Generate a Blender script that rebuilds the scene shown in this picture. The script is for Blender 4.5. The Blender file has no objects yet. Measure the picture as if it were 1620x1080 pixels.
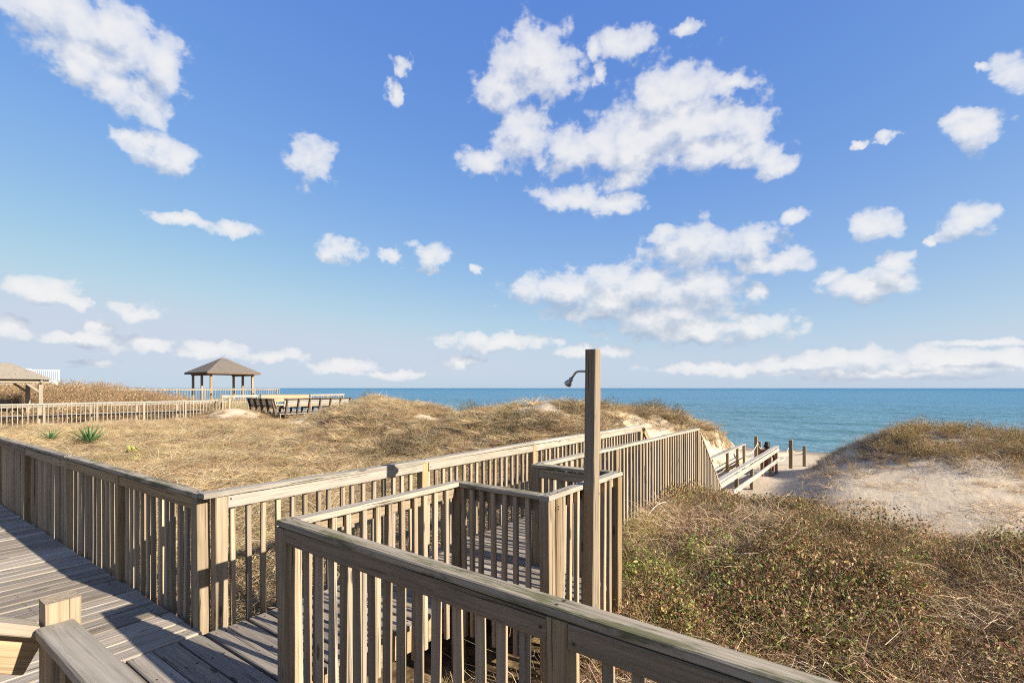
import bpy, math, random
import numpy as np
from mathutils import Vector, Matrix
R = math.radians
random.seed(7); rng = np.random.default_rng(7)
S = bpy.context.scene
COL = S.collection

# ------------------------------------------------------------------ camera
# axes: +Y runs down the boardwalk to the sea, +X is to its right, z = 0 is the deck
YAW = 35.9
cd = bpy.data.cameras.new('camera'); cam = bpy.data.objects.new('camera', cd); COL.objects.link(cam)
cd.sensor_width = 36; cd.lens = 795/1620*36; cd.shift_y = 73.5/1620
cd.clip_start = .05; cd.clip_end = 60000
cam.location = (0, 0, 1.8); cam.rotation_euler = (R(90), 0, R(YAW))
S.camera = cam
S.view_settings.view_transform = 'Standard'; S.view_settings.look = 'None'
S.view_settings.exposure = 1.25; S.view_settings.gamma = 1; S.view_settings.use_curve_mapping = False
S.cycles.use_denoising = False; S.cycles.filter_width = 1.1
S.cycles.max_bounces = 6; S.cycles.diffuse_bounces = 3; S.cycles.glossy_bounces = 3; S.cycles.transmission_bounces = 3
S.cycles.use_adaptive_sampling = True; S.cycles.adaptive_threshold = .008; S.cycles.adaptive_min_samples = 16
S.cycles.caustics_reflective = False; S.cycles.caustics_refractive = False

# ------------------------------------------------------------------ node helper
class NT:
    def __init__(s, nt): s.t = nt
    def n(s, typ, *ins, **kw):
        nd = s.t.nodes.new(typ)
        named = kw.pop('I', {})
        for k, v in kw.items(): setattr(nd, k, v)
        for i, v in list(enumerate(ins)) + list(named.items()):
            if v is None: continue
            if isinstance(v, bpy.types.NodeSocket): s.t.links.new(v, nd.inputs[i])
            else: nd.inputs[i].default_value = v
        return nd
    def m(s, op, a=None, b=None, c=None, clamp=False): return s.n('ShaderNodeMath', a, b, c, operation=op, use_clamp=clamp).outputs[0]
    def v(s, op, a=None, b=None, c=None):
        nd = s.n('ShaderNodeVectorMath', a, b, c, operation=op)
        return nd.outputs[1] if op in ('LENGTH', 'DOT_PRODUCT') else nd.outputs[0]
    def noise(s, vec, scale=1., detail=2., rough=.5, dims='3D', dist=0.):
        return s.n('ShaderNodeTexNoise', noise_dimensions=dims, I={'Vector': vec, 'Scale': scale, 'Detail': detail, 'Roughness': rough, 'Distortion': dist}).outputs[0]
    def ss(s, x, a, b, lo=0., hi=1.):
        return s.n('ShaderNodeMapRange', x, a, b, lo, hi, interpolation_type='SMOOTHSTEP').outputs[0]
    def mix(s, f, a, b, blend='MIX'):
        nd = s.n('ShaderNodeMix', data_type='RGBA', blend_type=blend, clamp_factor=True)
        for k, v in ((0, f), (6, a), (7, b)):
            if isinstance(v, bpy.types.NodeSocket): s.t.links.new(v, nd.inputs[k])
            else: nd.inputs[k].default_value = v if k == 0 else (*v[:3], 1)
        return nd.outputs[2]

# ------------------------------------------------------------------ sky, clouds and sun
SUN_AZ, SUN_EL = 83.0, 25.0          # degrees clockwise from +Y, degrees above the horizon
CLOUDS = [
(-79.3,29.0,2.51,2.16),(-76.9,29.0,2.72,2.25),(-74.2,29.0,2.93,2.34),(-74.5,29.3,2.18,2.5),(-72.7,28.7,2.29,2.6),(-70.8,28.0,2.4,2.7),
(-77.0,25.9,2.48,1.66),(-74.7,25.3,2.65,1.73),(-72.3,24.7,2.82,1.81),(-75.6,26.6,3.85,1.99),(-79.2,28.5,3.06,1.62),(-72.6,21.3,1.58,1.54),
(-71.1,21.0,1.64,1.57),(-69.5,20.7,1.7,1.61),(-73.2,21.7,1.14,0.89),(-57.7,22.7,2.73,2.28),(-48.1,31.8,1.24,1.06),(-49.0,29.8,1.23,1.1),
(-33.4,33.3,4.88,3.02),(-36.6,30.8,3.6,2.66),(-34.8,26.9,3.6,3.15),(-38.8,24.2,3.23,1.56),(-29.4,25.0,4.97,2.35),(-18.4,29.1,6.21,3.15),
(-21.8,25.9,8.09,2.71),(-17.0,27.4,3.19,2.17),(-14.0,26.3,3.07,2.18),(-11.1,25.1,2.94,2.17),(-12.3,24.1,2.16,1.98),(-10.4,23.0,2.1,1.98),
(-8.5,21.8,2.03,1.98),(-8.3,21.0,1.98,1.23),(-22.5,24.0,5.44,2.34),(-17.1,26.2,7.08,3.29),(-14.6,23.8,5.62,1.91),(-25.2,25.2,4.86,2.43),
(-31.6,31.8,4.29,2.6),(-23.5,33.8,3.78,1.36),(-26.7,33.7,1.14,1.08),(-25.8,31.7,1.13,1.13),(-29.4,20.5,4.26,1.51),(-24.5,19.6,3.32,1.13),
(-23.5,22.0,3.09,1.51),(-16.8,34.1,1.93,0.65),(-12.1,28.8,3.02,1.01),(-6.7,16.4,1.32,0.93),(0.1,14.7,1.98,1.53),(6.3,13.8,2.3,1.51),
(3.9,12.7,0.64,0.42),(6.9,20.4,2.02,1.58),(6.3,21.8,1.58,0.74),(9.1,23.9,1.62,1.7),(7.1,25.0,0.69,0.52),(0.9,22.0,1.62,0.4),
(-1.7,21.8,0.89,0.31),(-15.9,14.8,5.4,2.4),(-10.4,14.5,3.52,1.83),(-8.1,12.4,3.38,1.34),(-19.1,16.3,1.98,1.14),(-0.7,9.5,3.86,1.6),
(1.6,11.2,2.04,0.99),(-3.2,10.4,2.04,1.06),(-29.4,10.9,7.78,2.35),(-22.5,10.2,12.77,2.44),(-18.4,7.8,9.13,1.75),(-14.6,5.9,8.72,1.46),
(-22.5,11.3,7.46,2.69),(-15.9,10.9,5.08,2.09),(-25.2,9.0,8.3,1.66),(-10.1,9.9,1.52,1.01),(-17.1,6.4,9.0,1.75),(-10.4,6.1,4.69,1.54),
(-37.3,5.3,7.87,1.07),(-41.6,3.0,3.14,0.86),(-26.6,4.1,4.9,0.85),(-54.7,14.5,2.71,1.28),(-45.0,14.4,2.25,1.34),(-49.2,14.3,1.64,0.92),
(-39.9,13.3,0.86,0.54),(-69.1,15.5,2.93,0.78),(-64.9,15.4,2.48,0.94),(-79.2,8.3,2.86,1.54),(-78.3,7.7,0.87,0.75),(-77.5,7.4,0.89,0.76),
(-76.6,7.1,0.91,0.77),(-72.4,7.0,1.77,0.86),(-81.1,4.7,1.43,1.11),(-75.5,5.3,1.03,0.72),(-76.4,4.3,2.71,0.65),(-72.0,4.0,3.06,0.81),
(-66.5,3.8,3.74,0.86),(-61.4,3.3,3.23,0.84),(-54.7,2.3,4.52,0.82),(-75.6,2.3,2.13,0.55),(-49.3,1.3,4.08,0.63),(-1.2,2.7,6.84,1.18),
(4.2,2.1,6.35,1.21),(-6.9,2.4,6.07,0.88),(7.4,3.6,4.59,0.47),(8.9,2.0,2.91,1.02),(-12.7,2.1,7.9,0.79),(0.7,1.2,10.29,0.52)
]
world = bpy.data.worlds.new('World'); S.world = world; world.use_nodes = True
w = NT(world.node_tree); w.t.nodes.clear()
direction = w.v('NORMALIZE', w.n('ShaderNodeTexCoord').outputs['Generated'])
sep = w.n('ShaderNodeSeparateXYZ', direction).outputs
az = w.m('MULTIPLY', w.m('ARCTAN2', sep[0], sep[1]), 57.2958)
el = w.m('MULTIPLY', w.m('ARCSINE', sep[2]), 57.2958)
sky = w.n('ShaderNodeTexSky', sky_type='NISHITA', sun_disc=False, sun_elevation=R(SUN_EL), sun_rotation=R(SUN_AZ),
          altitude=0, air_density=.8, dust_density=.75, ozone_density=4.).outputs[0]
K = .131
ch_ = []
sc_ = w.n('ShaderNodeSeparateColor', sky).outputs
for i_, (pw_, gain, top_) in enumerate(((1.22, 1.95, .40), (.82, 1.155, .52), (.27, .95, .55))):      # clear-winter-day blue of the picture's colour profile
    q_ = w.m('MAXIMUM', w.m('SMOOTH_MIN', w.m('MULTIPLY', sc_[i_], K), top_, .12), 0.)
    ch_.append(w.m('MULTIPLY', w.m('POWER', q_, pw_), gain/K))
sky = w.n('ShaderNodeCombineColor', *ch_).outputs[0]
sky = w.mix(w.m('ADD', .085, w.m('MULTIPLY', .77, w.m('EXPONENT', w.m('DIVIDE', w.m('MAXIMUM', el, 0.), -7.)))), sky, (.55/K, .67/K, .775/K))           # pale sea haze low round the whole horizon

def cloud_group():
    g = bpy.data.node_groups.new('cloud_field', 'ShaderNodeTree')
    g.interface.new_socket('p', in_out='INPUT', socket_type='NodeSocketVector')
    g.interface.new_socket('f', in_out='OUTPUT', socket_type='NodeSocketFloat')
    c = NT(g); i = c.n('NodeGroupInput').outputs[0]; o = c.n('NodeGroupOutput')
    # ragged, curling outline: warp the position before asking for the nearest puff
    warp = c.n('ShaderNodeTexNoise', noise_dimensions='2D', I={'Vector': i, 'Scale': .34, 'Detail': 4., 'Roughness': .6}).outputs[1]
    warp = c.v('MULTIPLY', c.v('SUBTRACT', warp, (.5, .5, .5)), (3.4, 2.0, 0))
    q = c.v('ADD', i, warp)
    r = None
    for a, e, ra, re in CLOUDS:
        d = c.v('LENGTH', c.n('ShaderNodeVectorMath', q, (1/ra, 1/re, 0), (-a/ra, -e/re, 0), operation='MULTIPLY_ADD').outputs[0])
        r = d if r is None else c.n('ShaderNodeMath', r, d, .22, operation='SMOOTH_MIN').outputs[0]
    # the sky beyond the frame carries the same kind of scattered clouds
    sp = c.n('ShaderNodeSeparateXYZ', i).outputs
    free = c.m('MAXIMUM', c.ss(sp[0], 14., 30.), c.ss(sp[0], -86., -102.))
    free = c.m('MAXIMUM', free, c.ss(sp[1], 38., 48.))
    big = c.noise(c.v('MULTIPLY', i, (.06, .1, 1)), 1., 2., .5, '2D')
    r2 = c.n('ShaderNodeMapRange', big, .56, .72, 1.6, .3).outputs[0]
    r2 = c.m('ADD', r2, c.m('MULTIPLY', c.m('SUBTRACT', 1., free), 9.))
    r = c.m('MINIMUM', r, r2)
    fine = c.noise(c.v('MULTIPLY', i, (1, 1.4, 1)), .42, 7., .54, '2D')
    f = c.m('ADD', c.m('SUBTRACT', 1.12, r), c.m('MULTIPLY', c.m('SUBTRACT', fine, .5), 1.55))
    c.t.links.new(f, o.inputs[0])
    return g
cg = cloud_group()
P0 = w.n('ShaderNodeCombineXYZ', az, el).outputs[0]
P1 = w.v('ADD', P0, (.7, 1.9, 0))
f0 = w.n('ShaderNodeGroup', P0, node_tree=cg).outputs[0]
f1 = w.n('ShaderNodeGroup', P1, node_tree=cg).outputs[0]
alpha = w.m('SUBTRACT', 1., w.m('EXPONENT', w.m('MULTIPLY', w.m('MAXIMUM', f0, 0.), -2.2)))
alpha = w.m('MULTIPLY', w.m('MULTIPLY', alpha, w.ss(f0, -.05, .4)), w.ss(el, .1, 1.6, .45, 1.))       # thinned by the air low over the sea
lit = w.m('ADD', w.ss(el, 4., 26., .5, .9), w.m('MULTIPLY', w.m('SUBTRACT', f0, f1), .85), clamp=True)
ccol = w.mix(lit, (3.2, 3.75, 4.75), (6.9, 6.85, 6.85))
skyc = w.mix(alpha, sky, ccol)
bg = w.n('ShaderNodeBackground', skyc, .0551)
wo = w.n('ShaderNodeOutputWorld'); w.t.links.new(bg.outputs[0], wo.inputs[0])
world.cycles.sampling_method = 'MANUAL'; world.cycles.sample_map_resolution = 512

sd = bpy.data.lights.new('sun', 'SUN'); sd.energy = 5.0; sd.angle = R(.53); sd.color = (1., .93, .82)
sun = bpy.data.objects.new('sun', sd); COL.objects.link(sun)
sdir = Vector((math.sin(R(SUN_AZ))*math.cos(R(SUN_EL)), math.cos(R(SUN_AZ))*math.cos(R(SUN_EL)), math.sin(R(SUN_EL))))
sun.rotation_euler = sdir.to_track_quat('Z', 'Y').to_euler(); sun.location = (20, 0, 20)

# ------------------------------------------------------------------ materials
def new_mat(name):
    m = bpy.data.materials.new(name); m.use_nodes = True; m.node_tree.nodes.clear(); return m, NT(m.node_tree)
def finish(t, color, rough=.8, height=None, bstr=.3, bdist=.01, spec=.25, metal=0.):
    nd = t.n('ShaderNodeBsdfPrincipled', I={'Base Color': color, 'Roughness': rough, 'Specular IOR Level': spec, 'Metallic': metal})
    if height is not None:
        t.t.links.new(t.n('ShaderNodeBump', I={'Strength': bstr, 'Distance': bdist, 'Height': height}).outputs[0], nd.inputs['Normal'])
    o = t.n('ShaderNodeOutputMaterial'); t.t.links.new(nd.outputs[0], o.inputs[0]); return nd
def c4(c): return (*c, 1)

def wood(name, ca, cb, dark, tone=(.75, 1.2), moss=0., bstr=.5, cracks=1.):
    """weathered softwood, grain along local X, every board cut from its own place in the log"""
    m, t = new_mat(name)
    ob = t.n('ShaderNodeTexCoord').outputs['Object']
    rnd = t.n('ShaderNodeObjectInfo').outputs['Random']
    off = t.n('ShaderNodeCombineXYZ', t.m('MULTIPLY', rnd, 41.), t.m('MULTIPLY', rnd, 17.3), t.m('MULTIPLY', rnd, 29.7)).outputs[0]
    p = t.v('ADD', ob, off)
    wav = t.noise(t.v('MULTIPLY', p, (1.3, 5, 5)), 1., 2.)
    pw = t.v('ADD', p, t.n('ShaderNodeCombineXYZ', 0., t.m('MULTIPLY', wav, .02), t.m('MULTIPLY', wav, .02)).outputs[0])
    g1 = t.noise(t.v('MULTIPLY', pw, (1.3, 72, 72)), 1., 4., .62)
    g2 = t.noise(t.v('MULTIPLY', pw, (2., 190, 190)), 1., 2., .5)
    st = t.noise(t.v('MULTIPLY', p, (1.1, 7, 7)), 1., 4., .6)
    col = t.mix(t.ss(g1, .3, .7), ca, cb)
    col = t.mix(t.m('MULTIPLY', t.ss(st, .5, .75), .3), col, dark)
    col = t.mix(t.m('MULTIPLY', t.ss(g2, .52, .72), .38), col, dark)
    ck = t.noise(t.v('MULTIPLY', pw, (.9, 70, 70)), 1., 3., .55)
    crack = t.m('MULTIPLY', t.ss(ck, .645, .69), cracks)
    col = t.mix(t.m('MULTIPLY', crack, .8), col, tuple(x*.3 for x in dark))
    vo = t.n('ShaderNodeTexVoronoi', feature='F1', I={'Vector': t.v('MULTIPLY', pw, (3.2, 13, 13)), 'Scale': 1.})
    kn = t.m('MULTIPLY', t.ss(vo.outputs['Distance'], .2, .1), t.ss(t.n('ShaderNodeSeparateColor', vo.outputs['Color']).outputs[0], .72, .73))
    col = t.mix(t.m('MULTIPLY', kn, .75), col, tuple(x*.45 for x in dark))
    if moss:
        mo = t.noise(t.v('MULTIPLY', p, (2.5, 14, 14)), 1., 5., .65)
        col = t.mix(t.m('MULTIPLY', t.ss(mo, .48, .6), moss), col, (.125, .125, .04))
    grey = t.n('ShaderNodeRGBToBW', col).outputs[0]
    r2 = t.m('FRACT', t.m('MULTIPLY', rnd, 7.13))
    gcol = t.n('ShaderNodeCombineXYZ', t.m('MULTIPLY', grey, 1.08), grey, t.m('MULTIPLY', grey, .88)).outputs[0]
    col = t.mix(t.m('MULTIPLY', r2, .38), col, gcol)              # some boards have silvered more than others
    tone = (tone[0]*.69, tone[1]*.69)
    tn = t.m('ADD', tone[0], t.m('MULTIPLY', rnd, tone[1]-tone[0]))
    col = t.mix(1., col, t.n('ShaderNodeCombineXYZ', tn, tn, tn).outputs[0], 'MULTIPLY')
    h = t.m('SUBTRACT', t.m('ADD', g1, t.m('MULTIPLY', g2, .5)), t.m('MULTIPLY', crack, 1.6))
    finish(t, col, .82, h, bstr, .004, .2)
    return m
W_CAP = wood('weathered_cap_wood', (.52, .445, .345), (.40, .335, .25), (.16, .12, .08), (.85, 1.15), .2, .9)
W_MOSS = wood('mossy_cap_wood', (.54, .455, .33), (.40, .325, .225), (.16, .12, .075), (.85, 1.05), .8, 1., 1.)
W_RAIL = wood('tan_rail_wood', (.50, .345, .18), (.34, .225, .11), (.13, .08, .038), (.72, 1.25), .15, .9)
W_BAL = wood('baluster_wood', (.52, .40, .265), (.40, .295, .185), (.19, .13, .08), (.68, 1.25), .1, .8)
W_DECK = wood('grey_deck_wood', (.56, .46, .345), (.37, .295, .215), (.10, .075, .055), (.6, 1.15), .05, 1.2, .8)
W_FAR = wood('bleached_far_wood', (.44, .365, .265), (.35, .285, .20), (.2, .15, .10), (.85, 1.15))
W_NEW = wood('new_yellow_wood', (.52, .385, .2), (.46, .33, .165), (.36, .23, .10), (.9, 1.1), 0., .2, .2)
W_DARK = wood('dark_stained_wood', (.19, .125, .08), (.14, .09, .055), (.07, .045, .03), (.8, 1.2))
W_PALE = wood('salt_bleached_wood', (.50, .46, .39), (.43, .38, .31), (.30, .24, .18), (.9, 1.1))

def plain(name, c, rough=.6, metal=0., var=.15, sc=8.):
    m, t = new_mat(name)
    nz = t.noise(t.n('ShaderNodeTexCoord').outputs['Object'], sc, 4., .6)
    col = t.mix(nz, tuple(x*(1-var) for x in c), tuple(min(1, x*(1+var)) for x in c))
    finish(t, col, rough, nz, .15, .003, .4 if metal else .3, metal); return m
M_STEEL = plain('dull_chrome', (.36, .37, .36), .33, 1., .35, 60.)
M_WHITE = plain('white_paint', (.6, .6, .585), .5, 0., .04)
M_ROPE = plain('bleached_rope', (.62, .56, .46), .9, 0., .25, 200.)
M_GLASS = plain('dark_window_glass', (.05, .06, .07), .1)
M_TAPE = plain('faded_pipe_plastic', (.6, .58, .53), .5)

m, t = new_mat('asphalt_shingle')
ob = t.n('ShaderNodeTexCoord').outputs['Object']
n1 = t.noise(t.v('MULTIPLY', ob, (6, 6, 14)), 1., 3.); n2 = t.noise(ob, .7, 3.)
col = t.mix(n1, (.06, .05, .042), (.2, .165, .13)); col = t.mix(t.ss(n2, .4, .7), col, (.14, .115, .09))
finish(t, col, .9, n1, .5, .02); M_SHINGLE = m

def foliage(name, transl=.3, bright=.76):
    m, t = new_mat(name)
    a = t.n('ShaderNodeAttribute', attribute_name='Col').outputs['Color']
    rnd = t.n('ShaderNodeObjectInfo').outputs['Random']
    pos = t.n('ShaderNodeNewGeometry').outputs['Position']
    big = t.noise(pos, .55, 3.)
    tn = t.m('MULTIPLY', bright, t.m('ADD', .5, t.m('ADD', t.m('MULTIPLY', rnd, .75), t.m('MULTIPLY', big, .5))))
    col = t.mix(1., a, t.n('ShaderNodeCombineXYZ', tn, tn, t.m('MULTIPLY', tn, .97)).outputs[0], 'MULTIPLY')
    d = t.n('ShaderNodeBsdfPrincipled', I={'Base Color': col, 'Roughness': .6, 'Specular IOR Level': .25})
    tr = t.n('ShaderNodeBsdfTranslucent', col)
    mx = t.n('ShaderNodeMixShader', transl, d.outputs[0], tr.outputs[0])
    o = t.n('ShaderNodeOutputMaterial'); t.t.links.new(mx.outputs[0], o.inputs[0]); return m
M_STRAW = foliage('dry_grass_blades', .3)
M_LEAF = foliage('shrub_leaves', .28, 1.02)

m, t = new_mat('dune_sand')
pos = t.n('ShaderNodeNewGeometry').outputs['Position']
veg = t.n('ShaderNodeAttribute', attribute_name='veg').outputs['Fac']
wet = t.n('ShaderNodeAttribute', attribute_name='wet').outputs['Fac']
n1 = t.noise(pos, 1.3, 5., .6); n2 = t.noise(pos, 40., 4., .7); n3 = t.noise(pos, 6., 5., .65)
sand = t.mix(n1, (.44, .35, .235), (.52, .42, .295)); sand = t.mix(t.m('MULTIPLY', t.ss(n2, .5, .75), .35), sand, (.31, .235, .15))
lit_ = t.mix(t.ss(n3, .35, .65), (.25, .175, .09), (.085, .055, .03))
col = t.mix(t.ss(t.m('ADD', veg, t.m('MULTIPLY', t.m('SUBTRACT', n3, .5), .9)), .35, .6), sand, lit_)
col = t.mix(wet, col, (.2, .15, .1))
pm = t.v('MULTIPLY', pos, (5, 1.5, 2)); rp = t.noise(pm, 1., 5., .55, '3D', .6)
foot = t.noise(pos, 2.2, 2., .5)
finish(t, col, .92, t.m('ADD', t.m('ADD', rp, t.m('MULTIPLY', n2, .25)), t.m('MULTIPLY', foot, .8)), .5, .04, .1); M_SAND = m

m, t = new_mat('sea_water')
pos = t.n('ShaderNodeNewGeometry').outputs['Position']
py = t.n('ShaderNodeSeparateXYZ', pos).outputs[1]
sw = t.noise(t.v('MULTIPLY', pos, (.03, .13, 1)), 1., 3., .55, '3D', .5)          # swell lines along the shore
ch = t.noise(t.v('MULTIPLY', pos, (.28, .9, 1)), 1., 5., .6)                      # chop
far_ = t.noise(t.v('MULTIPLY', pos, (.004, .02, 1)), 1., 5., .6)
shal = t.ss(py, 50., 300.)
col = t.mix(shal, (.12, .225, .26), (.07, .19, .285))
col = t.mix(t.ss(py, 220., 2200.), col, (.0, .125, .235))
col = t.mix(t.m('MULTIPLY', t.ss(sw, .45, .7), t.m('SUBTRACT', .75, t.m('MULTIPLY', shal, .4))), col, (.04, .125, .13))
col = t.mix(t.m('MULTIPLY', t.ss(far_, .45, .65), .5), col, (.10, .21, .275))
col = t.mix(t.ss(py, 56., 49.), col, (.16, .15, .12))
cap = t.noise(t.v('MULTIPLY', pos, (.35, 1.1, 1)), .6, 6., .7)
col = t.mix(t.m('MULTIPLY', t.ss(cap, .7, .74), .5), col, (.7, .74, .75))
h = t.m('ADD', t.m('MULTIPLY', sw, .8), ch)
bm = t.n('ShaderNodeBump', I={'Strength': 1., 'Distance': .7, 'Height': h}).outputs[0]
df = t.n('ShaderNodeBsdfDiffuse', col, None, bm); gl = t.n('ShaderNodeBsdfGlossy', I={'Color': (1, 1, 1, 1), 'Roughness': .18, 'Normal': bm})
lw = t.n('ShaderNodeLayerWeight', .5, bm).outputs['Facing']
mx = t.n('ShaderNodeMixShader', t.m('ADD', .04, t.m('MULTIPLY', t.m('POWER', lw, 4.), .22)), df.outputs[0], gl.outputs[0])
o = t.n('ShaderNodeOutputMaterial'); t.t.links.new(mx.outputs[0], o.inputs[0]); M_SEA = m

m, t = new_mat('surf_foam')
pos = t.n('ShaderNodeNewGeometry').outputs['Position']
fz = t.noise(t.v('MULTIPLY', pos, (.6, 1.4, 1)), 1.2, 6., .7)
fo = t.n('ShaderNodeBsdfPrincipled', I={'Base Color': (.55, .57, .57, 1), 'Roughness': .8})
tp = t.n('ShaderNodeBsdfTransparent')
mx = t.n('ShaderNodeMixShader', t.ss(fz, .42, .52), tp.outputs[0], fo.outputs[0])
o = t.n('ShaderNodeOutputMaterial'); t.t.links.new(mx.outputs[0], o.inputs[0]); M_FOAM = m

# ------------------------------------------------------------------ object helpers
def tag(o, label=None, cat=None, group=None, kind=None):
    if label: o['label'] = label
    if cat: o['category'] = cat
    if group: o['group'] = group
    if kind: o['kind'] = kind
    return o
def empty(name, loc=(0, 0, 0), **kw):
    o = bpy.data.objects.new(name, None); o.empty_display_size = .2; o.location = loc; COL.objects.link(o)
    tag(o, **kw); return o
def wm(o):
    b = o.matrix_basis
    return wm(o.parent) @ o.matrix_parent_inverse @ b if o.parent else b
def link(name, me, mat, parent=None):
    o = bpy.data.objects.new(name, me); COL.objects.link(o)
    if mat and not me.materials: me.materials.append(mat)
    if parent: o.parent = parent; o.matrix_parent_inverse = wm(parent).inverted()
    return o
def mesh(name, verts, faces, smooth=False):
    me = bpy.data.meshes.new(name); me.from_pydata([tuple(map(float, v)) for v in verts], [], faces); me.update()
    if smooth: me.polygons.foreach_set('use_smooth', [True]*len(me.polygons))
    return me
_cache = {}
def board_mesh(L, wd, th, mat, seg=1, seed=0):
    """a board with eased edges; seg > 1 gives a long one its slight bow and ragged arrises"""
    key = (round(L, 3), round(wd, 4), round(th, 4), mat.name, seg, seed)
    if key in _cache: return _cache[key]
    c = min(.006, wd*.14, th*.14); a, b = wd/2, th/2
    prof = [(-a+c, -b), (a-c, -b), (a, -b+c), (a, b-c), (a-c, b), (-a+c, b), (-a, b-c), (-a, -b+c)]
    rr = random.Random(seed*77+int(L*1000)); vs = []; fs = []
    ph = rr.random()*6; amp = .004 if seg > 1 else 0
    for i in range(seg+1):
        x = -L/2+L*i/seg; dy = amp*math.sin(ph+x*1.7); dz = amp*math.cos(ph*2+x*1.3)
        for (y, z) in prof:
            j = .0016 if seg > 1 else 0
            vs.append((x, y+dy+rr.uniform(-j, j), z+dz+rr.uniform(-j, j)))
    for i in range(seg):
        for k in range(8):
            fs.append((i*8+k, i*8+(k+1) % 8, i*8+8+(k+1) % 8, i*8+8+k))
    fs.append(tuple(range(7, -1, -1))); fs.append(tuple(seg*8+k for k in range(8)))
    me = mesh('board', vs, [f[::-1] for f in fs]); me.materials.append(mat); _cache[key] = me
    return me
def board(name, p0, p1, wd, th, mat, parent=None, up=(0, 0, 1), seg=1, seed=0, twist=0.):
    """a board from p0 to p1 along its axis; th is measured along 'up', wd across it"""
    p0 = Vector(p0); p1 = Vector(p1); x = (p1-p0); L = x.length; x.normalize()
    z = Vector(up); z = (z-x*z.dot(x)).normalized(); y = z.cross(x)
    o = link(name, board_mesh(L, wd, th, mat, seg, seed), mat, parent)
    M = Matrix((x, y, z)).transposed().to_4x4()
    if twist: M = M @ Matrix.Rotation(twist, 4, 'X')
    M.translation = (p0+p1)/2
    o.matrix_basis = M
    return o
def tube_mesh(pts, rad, n=8, close=True):
    pts = [Vector(p) for p in pts]; vs = []; fs = []
    for i, p in enumerate(pts):
        d = (pts[min(i+1, len(pts)-1)]-pts[max(i-1, 0)]).normalized()
        a = d.orthogonal().normalized() if i == 0 else (a-d*a.dot(d)).normalized()
        b = d.cross(a); r = rad[i] if isinstance(rad, (list, tuple)) else rad
        for k in range(n):
            q = 2*math.pi*k/n; vs.append(p+a*math.cos(q)*r+b*math.sin(q)*r)
    for i in range(len(pts)-1):
        for k in range(n): fs.append((i*n+k, i*n+(k+1) % n, i*n+n+(k+1) % n, i*n+n+k))
    if close: fs.append(tuple(range(n-1, -1, -1))); fs.append(tuple((len(pts)-1)*n+k for k in range(n)))
    return mesh('tube', vs, fs, True)
def P(u, v, h): return (-v, u, h)        # u towards the sea, v to the left of the boardwalk

# ------------------------------------------------------------------ terrain
def ss(a, b, x):
    q = np.clip((x-a)/(b-a), 0, 1); return q*q*(3-2*q)
def wave2(u, v, f, s):
    return (np.sin(u*f*1.0+s)+np.sin(v*f*1.13+s*2.1)+np.sin((u+v)*f*.71+s*3.7)+np.sin((u-v)*f*.83+s*1.3))/4
CV = np.array([-50, 3.9, 4.3, 5.1, 6.2, 6.9, 8, 9.2, 11.2, 13, 13.85, 14.7, 16.2, 18.4, 20.5, 22.0, 24, 25.2, 26.5, 32, 40, 60, 200])
CH = np.array([-.4, -.35, .05, .45, .85, 1.05, 1.16, 1.24, 1.02, .7, .58, .72, 1.05, 1.18, 1.15, 1.08, 1.0, .5, .1, .1, .5, .8, .9])
RV = np.array([-300, -20, -4, -3.3, -2.1, -1.0, -.23, .6, 1.31, 1.77, 2.3, 3, 60])
RH = np.array([.6, .6, .45, .48, .56, .58, .42, -.05, -.52, -1.0, -1.3, -1.33, -1.33])
def ground(u, v):
    u = np.asarray(u, float); v = np.asarray(v, float)
    beach = np.maximum(-1.25-.085*(u-20), -6.)
    uc = 19-4*ss(4.5, 9, v)+3.5*ss(17, 25, v); toe = 8.2+5.5*ss(15, 23, v)
    # left of the boardwalk: meadow, then the fore-dune ridge
    base = -.6+.58*ss(5, 29, v)+.05*wave2(u, v, .9, 1.)
    hill = 1.25*ss(33.5, 41, v)*(1-.75*ss(9, 21, u))+.25*wave2(u, v, .35, 4.)*ss(33, 38, v)
    base = base+hill
    hc = np.interp(v, CV, CH)
    left = np.where(u < uc, base+(hc-base)*ss(0, 1, (u-toe)/(uc-toe)), hc+(beach-hc)*ss(0, 1, (u-uc)/6.5))
    lumps = (.14*wave2(u, v, 2.4, 8.)+.09*wave2(u, v, 5.1, 3.))*ss(9, 12, u)*ss(4.2, 5.2, v)*ss(27, 24, v)
    mound = .65*np.exp(-((u-13.7)/1.5)**2-((v-29.2)/1.7)**2)
    left = left+mound+lumps+.035*wave2(u, v, 2.3, 2.)*ss(4.5, 7, v)
    # the cut for the boardwalk and everything right of it
    near = -.62+.22*ss(2.2, 4.5, u)+.36*ss(4.2, 7.6, u)+.04*wave2(u, v, 1.7, 3.)
    path = near+(-1.31-near)*ss(8.3, 11.6, u)
    path = np.where(u > 20, beach-.06, path)
    sea_side = np.interp(v, RV, RH)
    d = near+(-.5-near)*ss(7.6, 10.5, u)+.2*ss(11, 16, u)
    d = d-.16*ss(-2., .6, v)*ss(8.5, 11, u)
    d = d+(sea_side-d)*ss(15.2, 19.3, u)
    d = np.where(u > 19.5, sea_side+(beach-sea_side)*ss(19.5, 25.5, u), d)
    d = d+.05*wave2(u, v, 1.3, 5.)
    wr = ss(2.5, .3, v); wr = wr+(1-wr)*ss(15, 18, u)
    right = path+(d-path)*wr
    wl = ss(4.15, 6.4, v)*ss(8, 10.5, u)+ss(4.2, 4.9, v)*(1-ss(8, 10.5, u)); wl = wl+(ss(4.05, 4.75, v)-wl)*ss(13, 17, u)
    z = right+(left-right)*np.clip(wl, 0, 1)
    return z

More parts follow.
